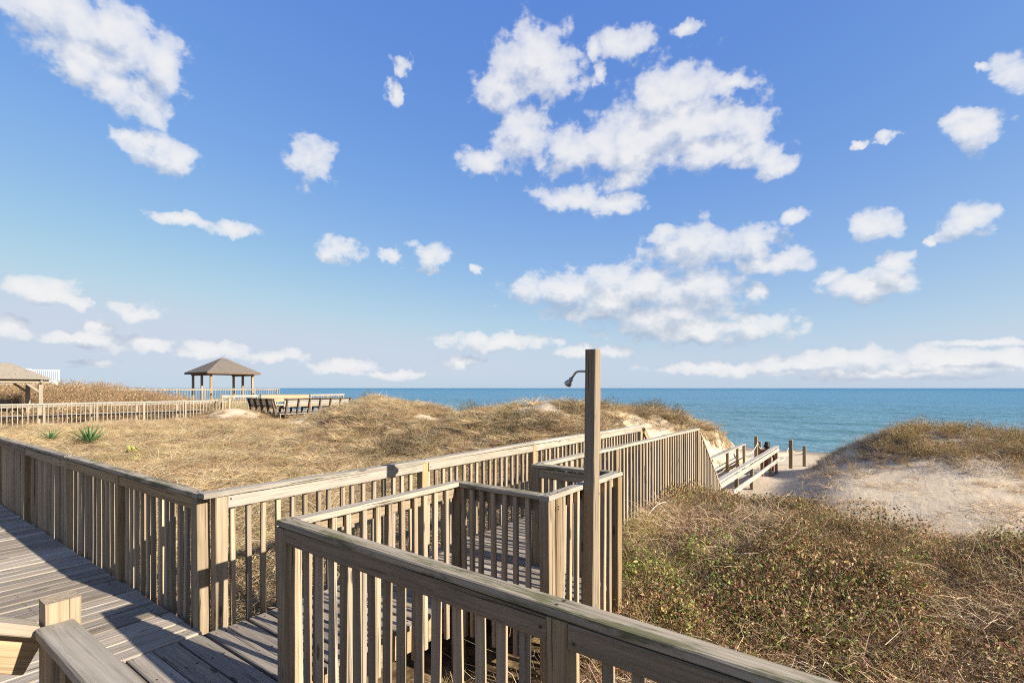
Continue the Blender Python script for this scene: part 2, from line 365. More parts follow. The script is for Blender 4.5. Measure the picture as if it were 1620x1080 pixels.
def axis(dense0, dense1, step, lo, hi):
    a = list(np.arange(dense0, dense1+1e-6, step)); s = step
    while a[-1] < hi: s *= 1.22; a.append(min(hi, a[-1]+s))
    s = step
    while a[0] > lo: s *= 1.22; a.insert(0, max(lo, a[0]-s))
    return np.array(a)
ua = axis(-2, 26, .2, -400, 75); va = axis(-6, 36, .25, -3000, 3000)
UU, VV = np.meshgrid(ua, va, indexing='ij'); ZZ = ground(UU, VV)
nu, nv = UU.shape
def path_mask(u, v):                      # 1 where bare sand is trodden
    a = ss(.0, 1.4, v)*np.where(u > 16.5, ss(4.7, 4.2, v), ss(5.8, 4.8, v))*ss(9.6, 11, u)
    b = ss(20.5, 23, u)
    c = np.exp(-((u-13.7)/1.2)**2-((v-29.0)/1.4)**2)*1.4
    return np.clip(np.maximum(np.maximum(a, b), c), 0, 1)
def crest_sand(u, v):                     # bare sand showing on the ridge
    return ss(.18, .45, wave2(u, v, 1.5, 11.)+.4*wave2(u, v, 4., 2.))*ss(12.5, 14, u)*ss(4, 5, v)+ss(5.7, 4.7, v+.3*wave2(u, v, 3., 6.))*ss(4, 4.6, v)*ss(12.5, 15, u)*ss(18.4, 17.2, u)*.85
def veg_cover(u, v):
    n = wave2(u, v, 1.9, 7.)*.5+wave2(u, v, 4.3, 9.)*.3
    g = np.where(v > 4.15, .85+.2*n, np.where(u < 9.2, 1., .62+.6*n))
    g = g*(1-.85*crest_sand(u, v))
    sandy = ss(1.4, .2, v)*ss(9., 10.5, u)*ss(17.4, 16., u)          # sandy slope below the right-hand dune
    g = g*(1-.93*sandy)
    return np.clip(g*(1-path_mask(u, v)), 0, 1)
verts = np.stack([-VV, UU, ZZ], -1).reshape(-1, 3)
idx = np.arange(nu*nv).reshape(nu, nv)
quads = np.stack([idx[:-1, :-1], idx[1:, :-1], idx[1:, 1:], idx[:-1, 1:]], -1).reshape(-1, 4)
me = bpy.data.meshes.new('terrain'); me.vertices.add(len(verts)); me.vertices.foreach_set('co', verts.ravel())
me.loops.add(quads.size); me.loops.foreach_set('vertex_index', quads.ravel())
me.polygons.add(len(quads)); me.polygons.foreach_set('loop_start', np.arange(0, quads.size, 4)); me.polygons.foreach_set('use_smooth', np.ones(len(quads), bool))
me.update(); me.validate()
at = me.attributes.new('veg', 'FLOAT', 'POINT'); at.data.foreach_set('value', veg_cover(UU, VV).ravel().astype(np.float32))
at = me.attributes.new('wet', 'FLOAT', 'POINT'); at.data.foreach_set('value', (ss(44, 49, UU)).ravel().astype(np.float32))
tag(link('dune_ground', me, M_SAND), 'pale sand dunes and beach under the dry vegetation', 'ground', kind='structure')
def sheet(name, xa, ya, fn):
    X, Y = np.meshgrid(xa, ya, indexing='ij'); Z = fn(X, Y); n0, n1 = X.shape
    ix = np.arange(n0*n1).reshape(n0, n1); q = np.stack([ix[:-1, :-1], ix[1:, :-1], ix[1:, 1:], ix[:-1, 1:]], -1).reshape(-1, 4)
    me = bpy.data.meshes.new(name); me.vertices.add(n0*n1); me.vertices.foreach_set('co', np.stack([X, Y, Z], -1).ravel())
    me.loops.add(q.size); me.loops.foreach_set('vertex_index', q.ravel()); me.polygons.add(len(q)); me.polygons.foreach_set('loop_start', np.arange(0, q.size, 4))
    me.polygons.foreach_set('use_smooth', np.ones(len(q), bool)); me.update(); me.validate(); return me
def swell(X, Y):
    ph = .5*np.sin(X*.031)+.8*np.sin(X*.011+1)+.35*np.sin(X*.09+Y*.02)
    a = .5+.5*np.sin(X*.043+Y*.013+2)*np.sin(X*.017-Y*.03)
    w_ = .17*a*(np.sin(Y*.55+ph*2.2)+.35*np.sin(Y*1.1+ph*4.4+.6))+.09*np.sin(Y*1.02+X*.14+ph)*(.6+.4*np.sin(X*.21))+.05*np.sin(Y*1.9-X*.45)+.035*np.sin(X*1.1+Y*2.4+ph*3)
    return -4+w_*ss(47, 60, Y)*ss(420, 180, Y)-.03
me = sheet('sea', axis(-260, 90, 1.1, -30000, 30000), axis(44, 200, .55, 43, 40000), swell)
tag(link('sea', me, M_SEA), 'blue green sea out to the horizon', 'sea', kind='structure')
def foam(y0, wd, ph, x0, x1):
    fv = []; ff = []
    for i, x in enumerate(np.arange(x0, x1, 1.5)):
        e = y0+1.2*math.sin(x*.21+ph)+.7*math.sin(x*.57+1+ph); k_ = .55+.45*math.sin(x*.11+ph*2)
        fz = lambda y: max(-1.25-.085*(y-20), -4.)+.03
        fv += [(x, y, fz(y)) for y in (e-.9*wd*k_, e+.7*wd*k_, e+(2.4+math.sin(x*.33)*.8)*wd*k_)]
        if i: k = 3*i; ff += [(k-3, k, k+1, k-2), (k-2, k+1, k+2, k-1)]
    return fv, ff
fv, ff = [], []
for a_ in ((50.6, 1., 0., -400, 120),):
    v_, f_ = foam(*a_); n_ = len(fv); fv += v_; ff += [tuple(i+n_ for i in f) for f in f_]
tag(link('surf_foam', mesh('surf_foam', fv, ff), M_FOAM), 'thin white line of foam where the waves meet the beach', 'foam', kind='stuff')

# ------------------------------------------------------------------ boardwalks
M_RUST = plain('rusty_nail', (.06, .035, .025), .8, 0., .4, 300.)
def nail(p, n, parent):
    me = _cache.get('nail')
    if not me:
        me = mesh('nail', [(.0058*math.cos(k*1.0472), .0058*math.sin(k*1.0472), z) for z in (-.006, .0012) for k in range(6)], [(6, 7, 8, 9, 10, 11)]+[(k, (k+1) % 6, 6+(k+1) % 6, 6+k) for k in range(6)])
        me.materials.append(M_RUST); _cache['nail'] = me
    o = link('nail', me, None, parent); o.matrix_basis = Matrix.Translation(Vector(p)) @ Vector(n).to_track_quat('Z', 'Y').to_matrix().to_4x4()
def deck(name, label, u0, u1, v0, v1, z, along, wd=.137, gap=.011, mat=W_DECK, rim=True, nails=False):
    """along = 'u' or 'v': the way the planks run"""
    d = empty(name, P((u0+u1)/2, (v0+v1)/2, z), label=label, cat='boardwalk', kind='structure')
    a, b = (v0, v1) if along == 'u' else (u0, u1)
    n = max(1, round((b-a)/(wd+gap))); pit = (b-a)/n
    for i in range(n):
        c = a+pit*(i+.5); dz = random.uniform(-.0025, .0025); e0, e1 = random.uniform(-.008, .008), random.uniform(-.008, .008)
        q = ((u0+e0, c), (u1+e1, c)) if along == 'u' else ((c, v0+e0), (c, v1+e1))
        seg = 6
        pl = board('plank', P(*q[0], z-.019+dz), P(*q[1], z-.019+dz), pit-gap-random.uniform(0, .004), .038, mat, d, seg=seg, seed=random.randrange(6), twist=random.uniform(-.012, .012))
        cu, cv = (q[0][0]+q[1][0])/2, (q[0][1]+q[1][1])/2
        if nails and math.hypot(cu, cv) < 6.2:
            for f in (.06, .5, .94):
                for e in (-.035, .035):
                    uu = (q[0][0]+(q[1][0]-q[0][0])*f, c+e) if along == 'u' else (c+e, q[0][1]+(q[1][1]-q[0][1])*f)
                    nail(P(uu[0]+random.uniform(-.006, .006), uu[1]+random.uniform(-.006, .006), z+dz+.001), (0, 0, 1), pl)
    if rim:
        zz = z-.04-.095
        if along == 'v':
            for v in (v0+.04, (v0+v1)/2, v1-.04): board('joist', P(u0+.02, v, zz), P(u1-.02, v, zz), .04, .185, W_RAIL, d)
        else:
            for u in (u0+.04, (u0+u1)/2, u1-.04): board('joist', P(u, v0+.02, zz), P(u, v1-.02, zz), .04, .185, W_RAIL, d)
    return d

RT = 1.02                                  # rail height above the deck
def railing(name, label, a, b, inside, posts, pitch=.125, ext=(0, 0), low=-.22, z=(0., 0.), cap=W_CAP, fas=W_RAIL, pst=W_RAIL,
            bal=W_BAL, capw=.092, fh=.09, group=None, postlow=-.75, near=False, clear=()):
    """posts, side boards between them, balusters on the outer face and a flat cap. a, b = (u, v); posts = distances from a"""
    au, av = a; bu, bv = b; L = math.hypot(bu-au, bv-av); du, dv = (bu-au)/L, (bv-av)/L; iu, iv = inside
    r = empty(name, P((au+bu)/2, (av+bv)/2, min(z)), label=label, cat='railing', group=group)
    zz = lambda t: z[0]+(z[1]-z[0])*t/L
    at = lambda t, o, h: P(au+du*t+iu*o, av+dv*t+iv*o, zz(t)+h)
    slope = abs(z[1]-z[0]) > .01
    pobj = {}
    for t in posts:
        pobj[t] = board('post', at(t, 0, postlow), at(t, 0, RT-.04), .089, .089, pst, r, up=P(iu, iv, 0), seg=8 if near else 1, seed=random.randrange(4), twist=random.uniform(-.02, .02))
    br = sorted(posts)
    ends = [-ext[0]]+[t for t in br if .3 < t < L-.3]+[L+ext[1]]
    ce = ends if len(ends) <= 3 else [ends[0]]+ends[2:-1:2]+[ends[-1]]
    for i in range(len(ce)-1):
        s = i % 5
        dz = random.uniform(-.003, .003)
        board('cap_rail', at(ce[i]+.0015, .002, RT-.019+dz), at(ce[i+1]-.0015, .002, RT-.019+dz), capw, .038, cap, r, seg=14 if near else 4, seed=s+3, twist=random.uniform(-.02, .02))
    fb = [(br[i]+.046, br[i+1]-.046) for i in range(len(br)-1)]
    if br[0] > .3: fb.insert(0, (0., br[0]-.046))
    if br[-1] < L-.3: fb.append((br[-1]+.046, L))
    for i, (t0, t1) in enumerate(fb):
        board('side_board', at(t0, .0235, RT-.041-fh/2), at(t1, .0235, RT-.041-fh/2), .038, fh, fas, r, seg=8 if near else 3, seed=i+11)
    if near:                                # rusty nail heads where cap and side boards meet the posts
        for t in br:
            for q in (-.022, .022):
                nail(at(t+random.uniform(-.01, .01), q, RT+.0045), (0, 0, 1), pobj[t])
                nail(at(t+(q*3.2 if .1 < t < L-.1 else abs(q)*3), .0435, RT-.06-random.uniform(0, .05)), P(iu, iv, 0), pobj[t])
    n = int(round(L/pitch))
    for i in range(n):
        t = (i+.5)*L/n
        if any(abs(t-q) < .066 for q in br) or any(c0 < t < c1 for c0, c1 in clear): continue
        j = random.gauss(0, .007); k = random.uniform(-.009, .009)
        lo = low if not callable(low) else low(t)-zz(t)
        board('baluster', at(t+j+k, -.0165, lo+random.uniform(-.02, .02)), at(t+k, -.0165, RT-.043), .038, .036, bal, r, up=P(iu, iv, 0), seg=3 if near else 1, seed=i % 7, twist=random.uniform(-.05, .05))
    return r

deck('boardwalk', 'grey plank deck of the walkway running off to the left', .36, 1.66, 4.03, 15, 0, 'u', nails=True)
deck('boardwalk', 'grey plank deck in front of the camera rail', .40, 1.665, -3, 4.02, 0, 'v', wd=.142, nails=True)
deck('boardwalk', 'plank walkway running between railings towards the sea', 1.672, 10.12, 2.87, 3.98, 0, 'v', nails=True)
deck('boardwalk', 'plank floor of the shower nook beside the walkway', 3.19, 4.27, 1.99, 2.862, 0, 'v')
deck('boardwalk', 'upper plank landing behind the camera rail', -3.2, .38, -3, 2.2, .3, 'v')
deck('boardwalk', 'sandy plank ramp at the foot of the dune stairs', 11.75, 20.6, 2.97, 3.98, -1.25, 'v', mat=W_PALE)

railing('walkway_railing', 'long weathered railing on the far side of the left walkway', (1.70, 4.085), (1.70, 13.2), (-1, 0), [.05, 1.72, 3.42, 5.33, 7.2, 9.0], pitch=.132,
        ext=(0, .1), cap=W_MOSS, near=True)
railing('walkway_railing', 'left railing of the sea walkway, with sunlit inner boards and a dark shower shadow', (1.70, 4.03), (10.2, 4.03), (0, -1),
        [.085, 2.2, 4.37, 6.48, 8.44], ext=(.046, .05), cap=W_CAP, fas=W_CAP, near=True, pitch=.124)
railing('deck_railing', 'nearest mossy capped railing crossing the lower middle and right corner', (1.637, 2.82), (1.457, -3.0), (-.9995, .0309), [.0, 1.905, 3.8, 5.7], pitch=.118,
        ext=(.046, .05), cap=W_MOSS, near=True)
railing('walkway_railing', 'right railing of the sea walkway between the deck corner and shower nook', (1.635, 2.82), (3.14, 2.82), (0, 1), [1.505], pitch=.12,
        ext=(-.049, -.048), cap=W_CAP, near=True)
railing('shower_railing', 'side railing of the shower nook nearest the deck', (3.14, 2.82), (3.14, 1.95), (1, 0), [.87], pitch=.112, ext=(.046, -.048), cap=W_MOSS, near=True)
railing('shower_railing', 'outer railing of the shower nook behind the tall post', (3.14, 1.95), (4.34, 1.95), (0, 1), [.1, 1.2], pitch=.115, ext=(.046, .046), near=True, low=-.4)
railing('shower_railing', 'side railing of the shower nook on the sea side', (4.34, 1.95), (4.34, 2.82), (-1, 0), [.87], pitch=.115, ext=(-.048, .046), cap=W_MOSS, near=True)
railing('walkway_railing', 'right railing of the sea walkway beyond the shower nook, with long balusters', (4.34, 2.82), (10.05, 2.82), (0, 1), [1.9, 3.8, 5.68], pitch=.122,
        ext=(-.048, .04), low=-.42, fas=W_CAP)
for v, iv, lab in ((2.82, 1, 'right stair railing slanting down from the walkway end to the sandy ramp'), (4.0, -1, 'left stair railing slanting down from the walkway end to the sandy ramp')):
    st = 10.12 if iv > 0 else 10.28
    railing('stair_railing', lab, (st, v), (11.72, v), (0, iv), [1.55], pitch=.118, z=(-.05, -1.36), low=(lambda t: -.45-.62*t), postlow=-.4, ext=(0, 0))
for i in range(7):
    u = 10.13+.23*i
    if i == 0: stairs = tag(empty('stairs', P(10.9, 3.4, -1.3)), 'short flight of plank stairs from walkway down to ramp', 'stairs')
    for k in (0, 1): board('tread', P(u+.06+k*.125, 2.9, -.17-.165*i), P(u+.06+k*.125, 3.93, -.17-.165*i), .118, .038, W_DECK, stairs)
for v in (2.9, 3.94): board('stringer', P(10.13, v, -.24), P(11.75, v, -1.38), .04, .22, W_RAIL, stairs)
st = tag(empty('stairs', P(.1, 2.9, 0)), 'plank step beside the taller newel post at lower left', 'stairs')
for i in range(1):
    for k in (0, 1): board('tread', P(.05+k*.14-i*.28, 2.4, .15), P(.05+k*.14-i*.28, 3.6, .15), .13, .038, W_DECK, st)
board('riser', P(.2, 2.4, .06), P(.2, 3.6, .06), .03, .12, W_RAIL, st)

# camera-side rail with its taller newel, and the stair rail that meets it
cr = empty('deck_railing', P(.47, 0, 0), label='low corner of railing at lower left with a taller square newel post', cat='railing')
board('newel_post', P(.487, 2.265, -.6), P(.487, 2.265, 1.085), .092, .092, W_BAL, cr, up=(0, 1, 0), seg=10, seed=2)
board('cap_rail', P(.463, 2.21, RT-.02), P(.463, -2.8, RT-.02), .098, .038, W_CAP, cr, seg=16, seed=5)
board('side_board', P(.487, 2.2, RT-.085), P(.487, -2.8, RT-.085), .036, .09, W_RAIL, cr, seg=8, seed=4)
for i in range(36): board('baluster', P(.448, 2.12-.13*i, -.1), P(.448, 2.12-.13*i, RT-.042), .038, .036, W_BAL, cr, up=(0, 1, 0), seed=i % 7, twist=random.uniform(-.05, .05))
hr = empty('stair_railing', P(.1, 2.32, 0), label='pale stair handrail entering at the lower left edge beside the newel', cat='railing')
sl = .52
board('cap_rail', P(.425, 2.275, 1.0), P(-1.1, 2.275, 1.0+1.525*sl), .095, .038, W_BAL, hr, seg=8, seed=1)
board('side_board', P(.43, 2.315, .9), P(-1.1, 2.315, .9+1.53*sl), .036, .138, W_RAIL, hr, seg=6, seed=1)
for i in range(8):
    u = .27-.15*i; board('baluster', P(u, 2.28, .0), P(u, 2.28, .97+(.425-u)*sl), .038, .036, W_RAIL, hr, up=(0, 1, 0), seed=i)

# beach ramp rails
for v, us, lab in ((2.92, [11.95, 13.95, 15.9, 17.6, 19.1, 20.4], 'two-board ramp rail on the right, running from stair foot to beach'),
                   (4.03, [11.95, 13.9, 15.9, 17.9, 19.4, 20.5], 'two-board ramp rail on the left, against the sandy dune foot')):
    rr = empty('ramp_railing', P(16, v, -1.25), label=lab, cat='railing')
    s = 1 if v < 3.5 else -1
    for u in us: board('post', P(u, v, -1.9), P(u, v, -.345), .089, .089, W_RAIL, rr, up=(0, 1, 0), seed=int(u) % 3)
    board('cap_rail', P(11.8, v+.0*s, -.322), P(20.55, v, -.322), .14, .038, W_PALE, rr, seg=8, seed=3)
    board('side_board', P(11.85, v-.064*s, -.43), P(20.5, v-.064*s, -.43), .036, .12, W_PALE, rr, seg=8, seed=4)
    board('middle_board', P(11.85, v-.064*s, -.80), P(20.5, v-.064*s, -.80), .036, .13, W_PALE, rr, seg=8, seed=6)

# outdoor shower
sh = empty('shower_post', P(3.66, 1.86, -.5), label='tall square timber post carrying an outdoor shower head', cat='shower')
board('post', P(3.66, 1.868, -.7), P(3.67, 1.853, 2.11), .095, .095, W_BAL, sh, up=P(0, 1, 0), seg=16, seed=3)
hx = Vector(P(3.66, 1.86, 1.935))
dv_ = Vector(P(.2, .975, 0)).normalized()
pts = [hx+dv_*.03, hx+dv_*.12+Vector((0, 0, .003)), hx+dv_*.145, hx+dv_*.165+Vector((0, 0, -.008)), hx+dv_*.205+Vector((0, 0, -.052))]
arm = link('shower_arm', tube_mesh(pts, .0095, 10), M_STEEL, sh)
hd = (pts[-1]-pts[-2]).normalized(); o0 = pts[-1]
link('shower_head', tube_mesh([o0-hd*.002, o0+hd*.006, o0+hd*.008, o0+hd*.02, o0+hd*.022, o0+hd*.034, o0+hd*.05, o0+hd*.066, o0+hd*.074, o0+hd*.074],
                              [.011, .016, .019, .019, .013, .02, .029, .033, .031, .008], 16), M_STEEL, sh)
link('wall_flange', tube_mesh([hx+dv_*.044, hx+dv_*.052], [.024, .02], 14), M_STEEL, arm)
pipe_ = link('supply_pipe', tube_mesh([hx+Vector((-.0, .058, -.0)), hx+Vector((0, .066, -.03)), hx+Vector((0, .066, -1.9))], .009, 8), M_STEEL, sh)

link('valve', tube_mesh([hx+Vector((0, .066, -1.0)), hx+Vector((0, .085, -1.0)), hx+Vector((0, .09, -1.0)), hx+Vector((0, .105, -1.0))], [.014, .014, .026, .024], 10), M_STEEL, pipe_)

# beach posts and ropes
BP = [(24.4, 4.3, -.36, 'beach post with a rope, tallest of the left pair'), (26.0, 4.43, -.74, 'shorter looking beach post behind the tallest one on the left'),
      (22.8, 2.75, -.29, 'beach post with rope right of the ramp end, nearer of the right pair'), (26.0, 2.6, -.82, 'beach post with rope, farther of the right pair beside the dune')]
tops = []
for u, v, top, lab in BP:
    b = empty('beach_post', P(u, v, float(ground(u, v))), label=lab, cat='post', group='rope posts along the beach path')
    board('post', P(u, v, top-1.6), P(u, v, top), .13, .13, W_RAIL, b, up=(0, 1, 0), seed=1)
    board('post_cap', P(u, v, top+.002), P(u, v, top+.022), .136, .136, W_PALE, b, up=(0, 1, 0))
    tops.append((u, v, top))
def rope(label, a, b, sag):
    pts = []
    for i in range(13):
        q = i/12; p = Vector(a).lerp(Vector(b), q); p.z -= sag*4*q*(1-q); pts.append(p)
    tag(link('rope', tube_mesh(pts, .011, 6), M_ROPE), label, 'rope', 'ropes along the beach path')
T = lambda i, d=.25: Vector(P(tops[i][0], tops[i][1], tops[i][2]-d))
e_ = Vector((.075, 0, 0))
rope('slack rope between the two left beach posts', T(0)+e_, T(1)+e_, .12)
rope('slack rope between the two right beach posts', T(2)-e_, T(3)-e_, .16)
rope('drooping rope from the ramp rail end to the nearer right beach post', P(20.55, 2.9, -.75), T(2)-e_, .3)
rope('drooping rope from the left ramp rail to the tallest left beach post', P(20.55, 4.05, -.7), T(0)+e_, .2)

# person at the end of the ramp
def skin_mesh(name, joints, edges, mat, parent, sub=2):
    me = bpy.data.meshes.new(name); me.from_pydata([j[0] for j in joints], edges, []); me.update()
    o = bpy.data.objects.new(name, me); COL.objects.link(o)
    md = o.modifiers.new('skin', 'SKIN'); md.use_smooth_shade = True
    for i, j in enumerate(joints):
        sv = me.skin_vertices[0].data[i]; sv.radius = j[1] if isinstance(j[1], tuple) else (j[1], j[1]); sv.use_root = (i == 0)
    s2 = o.modifiers.new('sub', 'SUBSURF'); s2.levels = s2.render_levels = sub
    me.materials.append(mat)
    if parent: o.parent = parent; o.matrix_parent_inverse = wm(parent).inverted()
    return o
M_SKIN = plain('skin', (.45, .28, .2), .5, 0., .06); M_COAT = plain('rust_brown_coat', (.2, .065, .035), .9, 0., .3, 20.)
M_HAIR = plain('dark_hair', (.02, .015, .012), .6, 0., .3, 40.); M_JEAN = plain('dark_red_trousers', (.10, .025, .025), .9, 0., .3, 30.)
pu, pv = 20.62, 3.27
b0 = Vector(P(pu, pv, -1.245))
pe = empty('person', b0, label='person in rust brown coat with dark hair sitting at the sea end of the ramp', cat='person')
J = lambda u, v, h: tuple(b0+Vector(P(u, v, h*1.17 if h > 0 else h)))
# sitting on the edge of the ramp, leaning forward a little, feet on the beach
body = [(J(0, 0, .11), (.15, .12)), (J(.02, 0, .32), (.14, .11)), (J(.07, 0, .55), (.16, .11)), (J(.11, 0, .67), .055), (J(.14, 0, .78), (.085, .095)), (J(.14, 0, .87), (.07, .085)),
        (J(.06, .19, .57), .06), (J(.08, .25, .33), .048), (J(.28, .17, .25), .036), (J(.35, .14, .24), .03),
        (J(.06, -.19, .57), .06), (J(.08, -.25, .33), .048), (J(.28, -.17, .25), .036), (J(.35, -.14, .24), .03),
        (J(.06, .09, .1), .095), (J(.43, .12, .14), .065), (J(.47, .12, -.2), .045), (J(.58, .13, -.24), .035),
        (J(.06, -.09, .1), .095), (J(.43, -.12, .14), .065), (J(.47, -.12, -.2), .045), (J(.58, -.13, -.24), .035)]
ed = [(0, 1), (1, 2), (2, 3), (3, 4), (4, 5), (2, 6), (6, 7), (7, 8), (8, 9), (2, 10), (10, 11), (11, 12), (12, 13), (0, 14), (14, 15), (15, 16), (16, 17), (0, 18), (18, 19), (19, 20), (20, 21)]
skin_mesh('body', body, ed, M_SKIN, pe)
skin_mesh('coat', [(J(0, 0, .12), (.19, .16)), (J(.02, 0, .32), (.17, .14)), (J(.07, 0, .56), (.18, .13)), (J(.1, 0, .66), .07), (J(.06, .2, .57), .08), (J(.08, .26, .33), .066), (J(.25, .18, .255), .052),
                   (J(.06, -.2, .57), .08), (J(.08, -.26, .33), .066), (J(.25, -.18, .255), .052)],
          [(0, 1), (1, 2), (2, 3), (2, 4), (4, 5), (5, 6), (2, 7), (7, 8), (8, 9)], M_COAT, pe)
skin_mesh('trousers', [(J(0, 0, .1), (.16, .13)), (J(.06, .09, .1), .11), (J(.43, .12, .14), .085), (J(.47, .12, -.16), .065), (J(.06, -.09, .1), .11), (J(.43, -.12, .14), .085), (J(.47, -.12, -.16), .065)],
          [(0, 1), (1, 2), (2, 3), (0, 4), (4, 5), (5, 6)], M_JEAN, pe)
skin_mesh('hair', [(J(.115, 0, .8), (.1, .105)), (J(.125, 0, .89), (.08, .09)), (J(.05, .02, .66), (.085, .06))], [(0, 1), (0, 2)], M_HAIR, pe)

# ------------------------------------------------------------------ far boardwalk, platform, benches
deck('boardwalk', 'far boardwalk deck behind the meadow fence', -2, 15, 31.05, 32.3, .05, 'v', wd=.28, mat=W_FAR)
FG = 'far boardwalk railings'
railing('far_railing', 'long pale baluster railing across the far side of the meadow', (-2, 31), (14.3, 31), (0, 1), [.3+1.95*i for i in range(9)], pitch=.17, z=(.05, .05), low=-.1,
        cap=W_PALE, fas=W_FAR, pst=W_FAR, bal=W_FAR, postlow=-.4)
fr = empty('far_railing', P(6, 32.35, .05), label='plain board railing seen behind the long pale baluster railing', cat='railing')
for i in range(9): board('post', P(-1.6+1.95*i, 32.35, -.4), P(-1.6+1.95*i, 32.35, 1.0), .089, .089, W_FAR, fr, up=(0, 1, 0))
for h in (.45, .95): board('side_board', P(-2, 32.29, h), P(14.3, 32.29, h), .036, .14, W_FAR, fr, seg=6)
board('cap_rail', P(-2, 32.34, 1.045), P(14.3, 32.34, 1.045), .14, .038, W_PALE, fr, seg=6)
deck('boardwalk', 'raised viewing platform deck carrying the dark benches', 15.05, 22.5, 26.8, 31.45, .35, 'u', wd=.28, mat=W_FAR)
railing('platform_railing', 'pale short railing at the near end of the viewing platform', (14.0, 31.5), (16.3, 31.5), (0, -1), [.1, 2.2], pitch=.2, z=(.35, .35), cap=W_PALE, fas=W_PALE, pst=W_NEW, bal=W_FAR, postlow=-.9, low=-.6)
pr = empty('platform_railing', P(18, 31.5, .35), label='new yellow timber railing boards across the back of the viewing platform', cat='railing')
for u in (16.5, 18, 19.6): board('post', P(u, 31.5, -.2), P(u, 31.5, 1.3), .12, .12, W_NEW, pr, up=(0, 1, 0))
for h in (.65, 1.0, 1.22): board('side_board', P(16.4, 31.43, h), P(19.7, 31.43, h), .036, .2, W_NEW, pr)
board('cap_rail', P(16.4, 31.48, 1.345), P(19.7, 31.48, 1.345), .16, .045, W_NEW, pr)
railing('platform_railing', 'pale railing at the seaward end of the viewing platform', (19.8, 31.5), (22.6, 31.5), (0, -1), [.1, 1.4, 2.7], pitch=.2, z=(.35, .35), cap=W_PALE, fas=W_FAR, pst=W_FAR, bal=W_FAR)
# yellow steps up to the platform
ys = tag(empty('stairs', P(14.4, 31, .05)), 'new yellow stair stringer and newel at the end of the far fence', 'stairs')
board('newel_post', P(14.25, 30.95, -.3), P(14.25, 30.95, 1.2), .1, .1, W_NEW, ys, up=(0, 1, 0))
board('handrail', P(13.5, 30.93, 1.02), P(14.6, 30.93, 1.38), .09, .05, W_NEW, ys)
for i in range(2): board('tread', P(14.5+.28*i, 30.9, .16+.12*i), P(14.5+.28*i, 32.2, .16+.12*i), .27, .04, W_NEW, ys)
board('stringer', P(14.2, 30.93, .0), P(15.05, 30.93, .28), .04, .2, W_NEW, ys)
bk = empty('bucket', P(13.6, 30.6, float(ground(13.6, 30.6))), label='small white bucket at the foot of the far fence', cat='bucket')
bz = .42
pail = link('pail', tube_mesh([P(13.9, 30.7, bz-.34), P(13.9, 30.7, bz)], [.12, .15], 14), M_WHITE, bk)
link('rim', tube_mesh([P(13.9, 30.7, bz), P(13.9, 30.7, bz+.02)], [.162, .162], 14), M_WHITE, pail)

def bench(label, a, b, out, n):
    """slatted bench seen from behind: raked back brackets outside, slats inside"""
    au, av = a; bu, bv = b; L = math.hypot(bu-au, bv-av); du, dv = (bu-au)/L, (bv-av)/L; ou, ov = out
    r = empty('bench', P((au+bu)/2, (av+bv)/2, .35), label=label, cat='bench', group='dark benches around the viewing platform')
    at = lambda t, o, h: P(au+du*t+ou*o, av+dv*t+ov*o, h)
    for i in range(n):
        t = .08+(L-.16)*i/(n-1)
        board('bracket', at(t, .0, -.1), at(t, .34, 1.17), .13, .07, W_DARK, r, up=P(du, dv, 0))
        board('seat_bracket', at(t, -.5, .7), at(t, .1, .7), .07, .12, W_DARK, r)
        board('leg', at(t, -.48, .35), at(t, -.48, .66), .09, .09, W_DARK, r, up=P(du, dv, 0))
    for k in range(3):
        h = .8+.15*k; o = .34*(h+.1)/1.27-.06
        board('back_slat', at(-.05, o, h), at(L+.05, o, h), .04, .135, W_PALE if k else W_FAR, r, up=P(ou*.25, ov*.25, 1), seg=3)
    board('top_board', at(-.05, .31, 1.2), at(L+.05, .31, 1.2), .24, .04, W_DARK, r, seg=3)
    for k in range(3): board('seat_slat', at(-.02, -.1-.155*k, .78), at(L+.02, -.1-.155*k, .78), .14, .038, W_FAR, r, seg=3)
bench('dark bench seen end on at the left corner of the platform', (15.15, 29.9), (15.15, 27.1), (-1, 0), 5)
bench('long dark backed bench with pale slats along the meadow edge', (15.3, 26.95), (19.6, 26.95), (0, -1), 7)

# ------------------------------------------------------------------ gazebo on the skyline
def hip_roof(name, u0, u1, v0, v1, z0, ridge, zr, mat, parent, tiers=1, th=.08, step=.0):
    """ridge = (ua, va, ub, vb); stepped courses when tiers > 1"""
    ua, va_, ub, vb = ridge; vs = []; fs = []
    base = [(u0, v0), (u1, v0), (u1, v1), (u0, v1)]; top = [(ua, va_), (ub, vb), (ub, vb), (ua, va_)]
    ring = lambda q, z: [P(b[0]+(t_[0]-b[0])*q, b[1]+(t_[1]-b[1])*q, z) for b, t_ in zip(base, top)]
    rings = [ring(0, z0-th), ring(0, z0)]
    for i in range(tiers):
        q = (i+1)/tiers; q = min(q, .985)
        zq = z0+(zr-z0)*q
        rings.append(ring(q, zq-step))
        if i < tiers-1 and step: rings.append(ring(q, zq))
    for r_ in rings: vs += r_
    for i in range(len(rings)-1):
        for k in range(4): fs.append((i*4+k, i*4+(k+1) % 4, i*4+4+(k+1) % 4, i*4+4+k))
    fs.append((3, 2, 1, 0)); n = (len(rings)-1)*4; fs.append((n, n+1, n+2, n+3))
    return link(name, mesh(name, vs, [f[::-1] for f in fs]), mat, parent)
gu, gv, gs = 20.8, 46.3, 2.2
gz = empty('gazebo', P(gu, gv, .7), label='open gazebo with brown hipped shingle roof on the skyline', cat='gazebo')
groof = hip_roof('roof', gu-gs, gu+gs, gv-gs, gv+gs, 3.12, (gu-.05, gv, gu+.05, gv), 4.46, M_SHINGLE, gz)
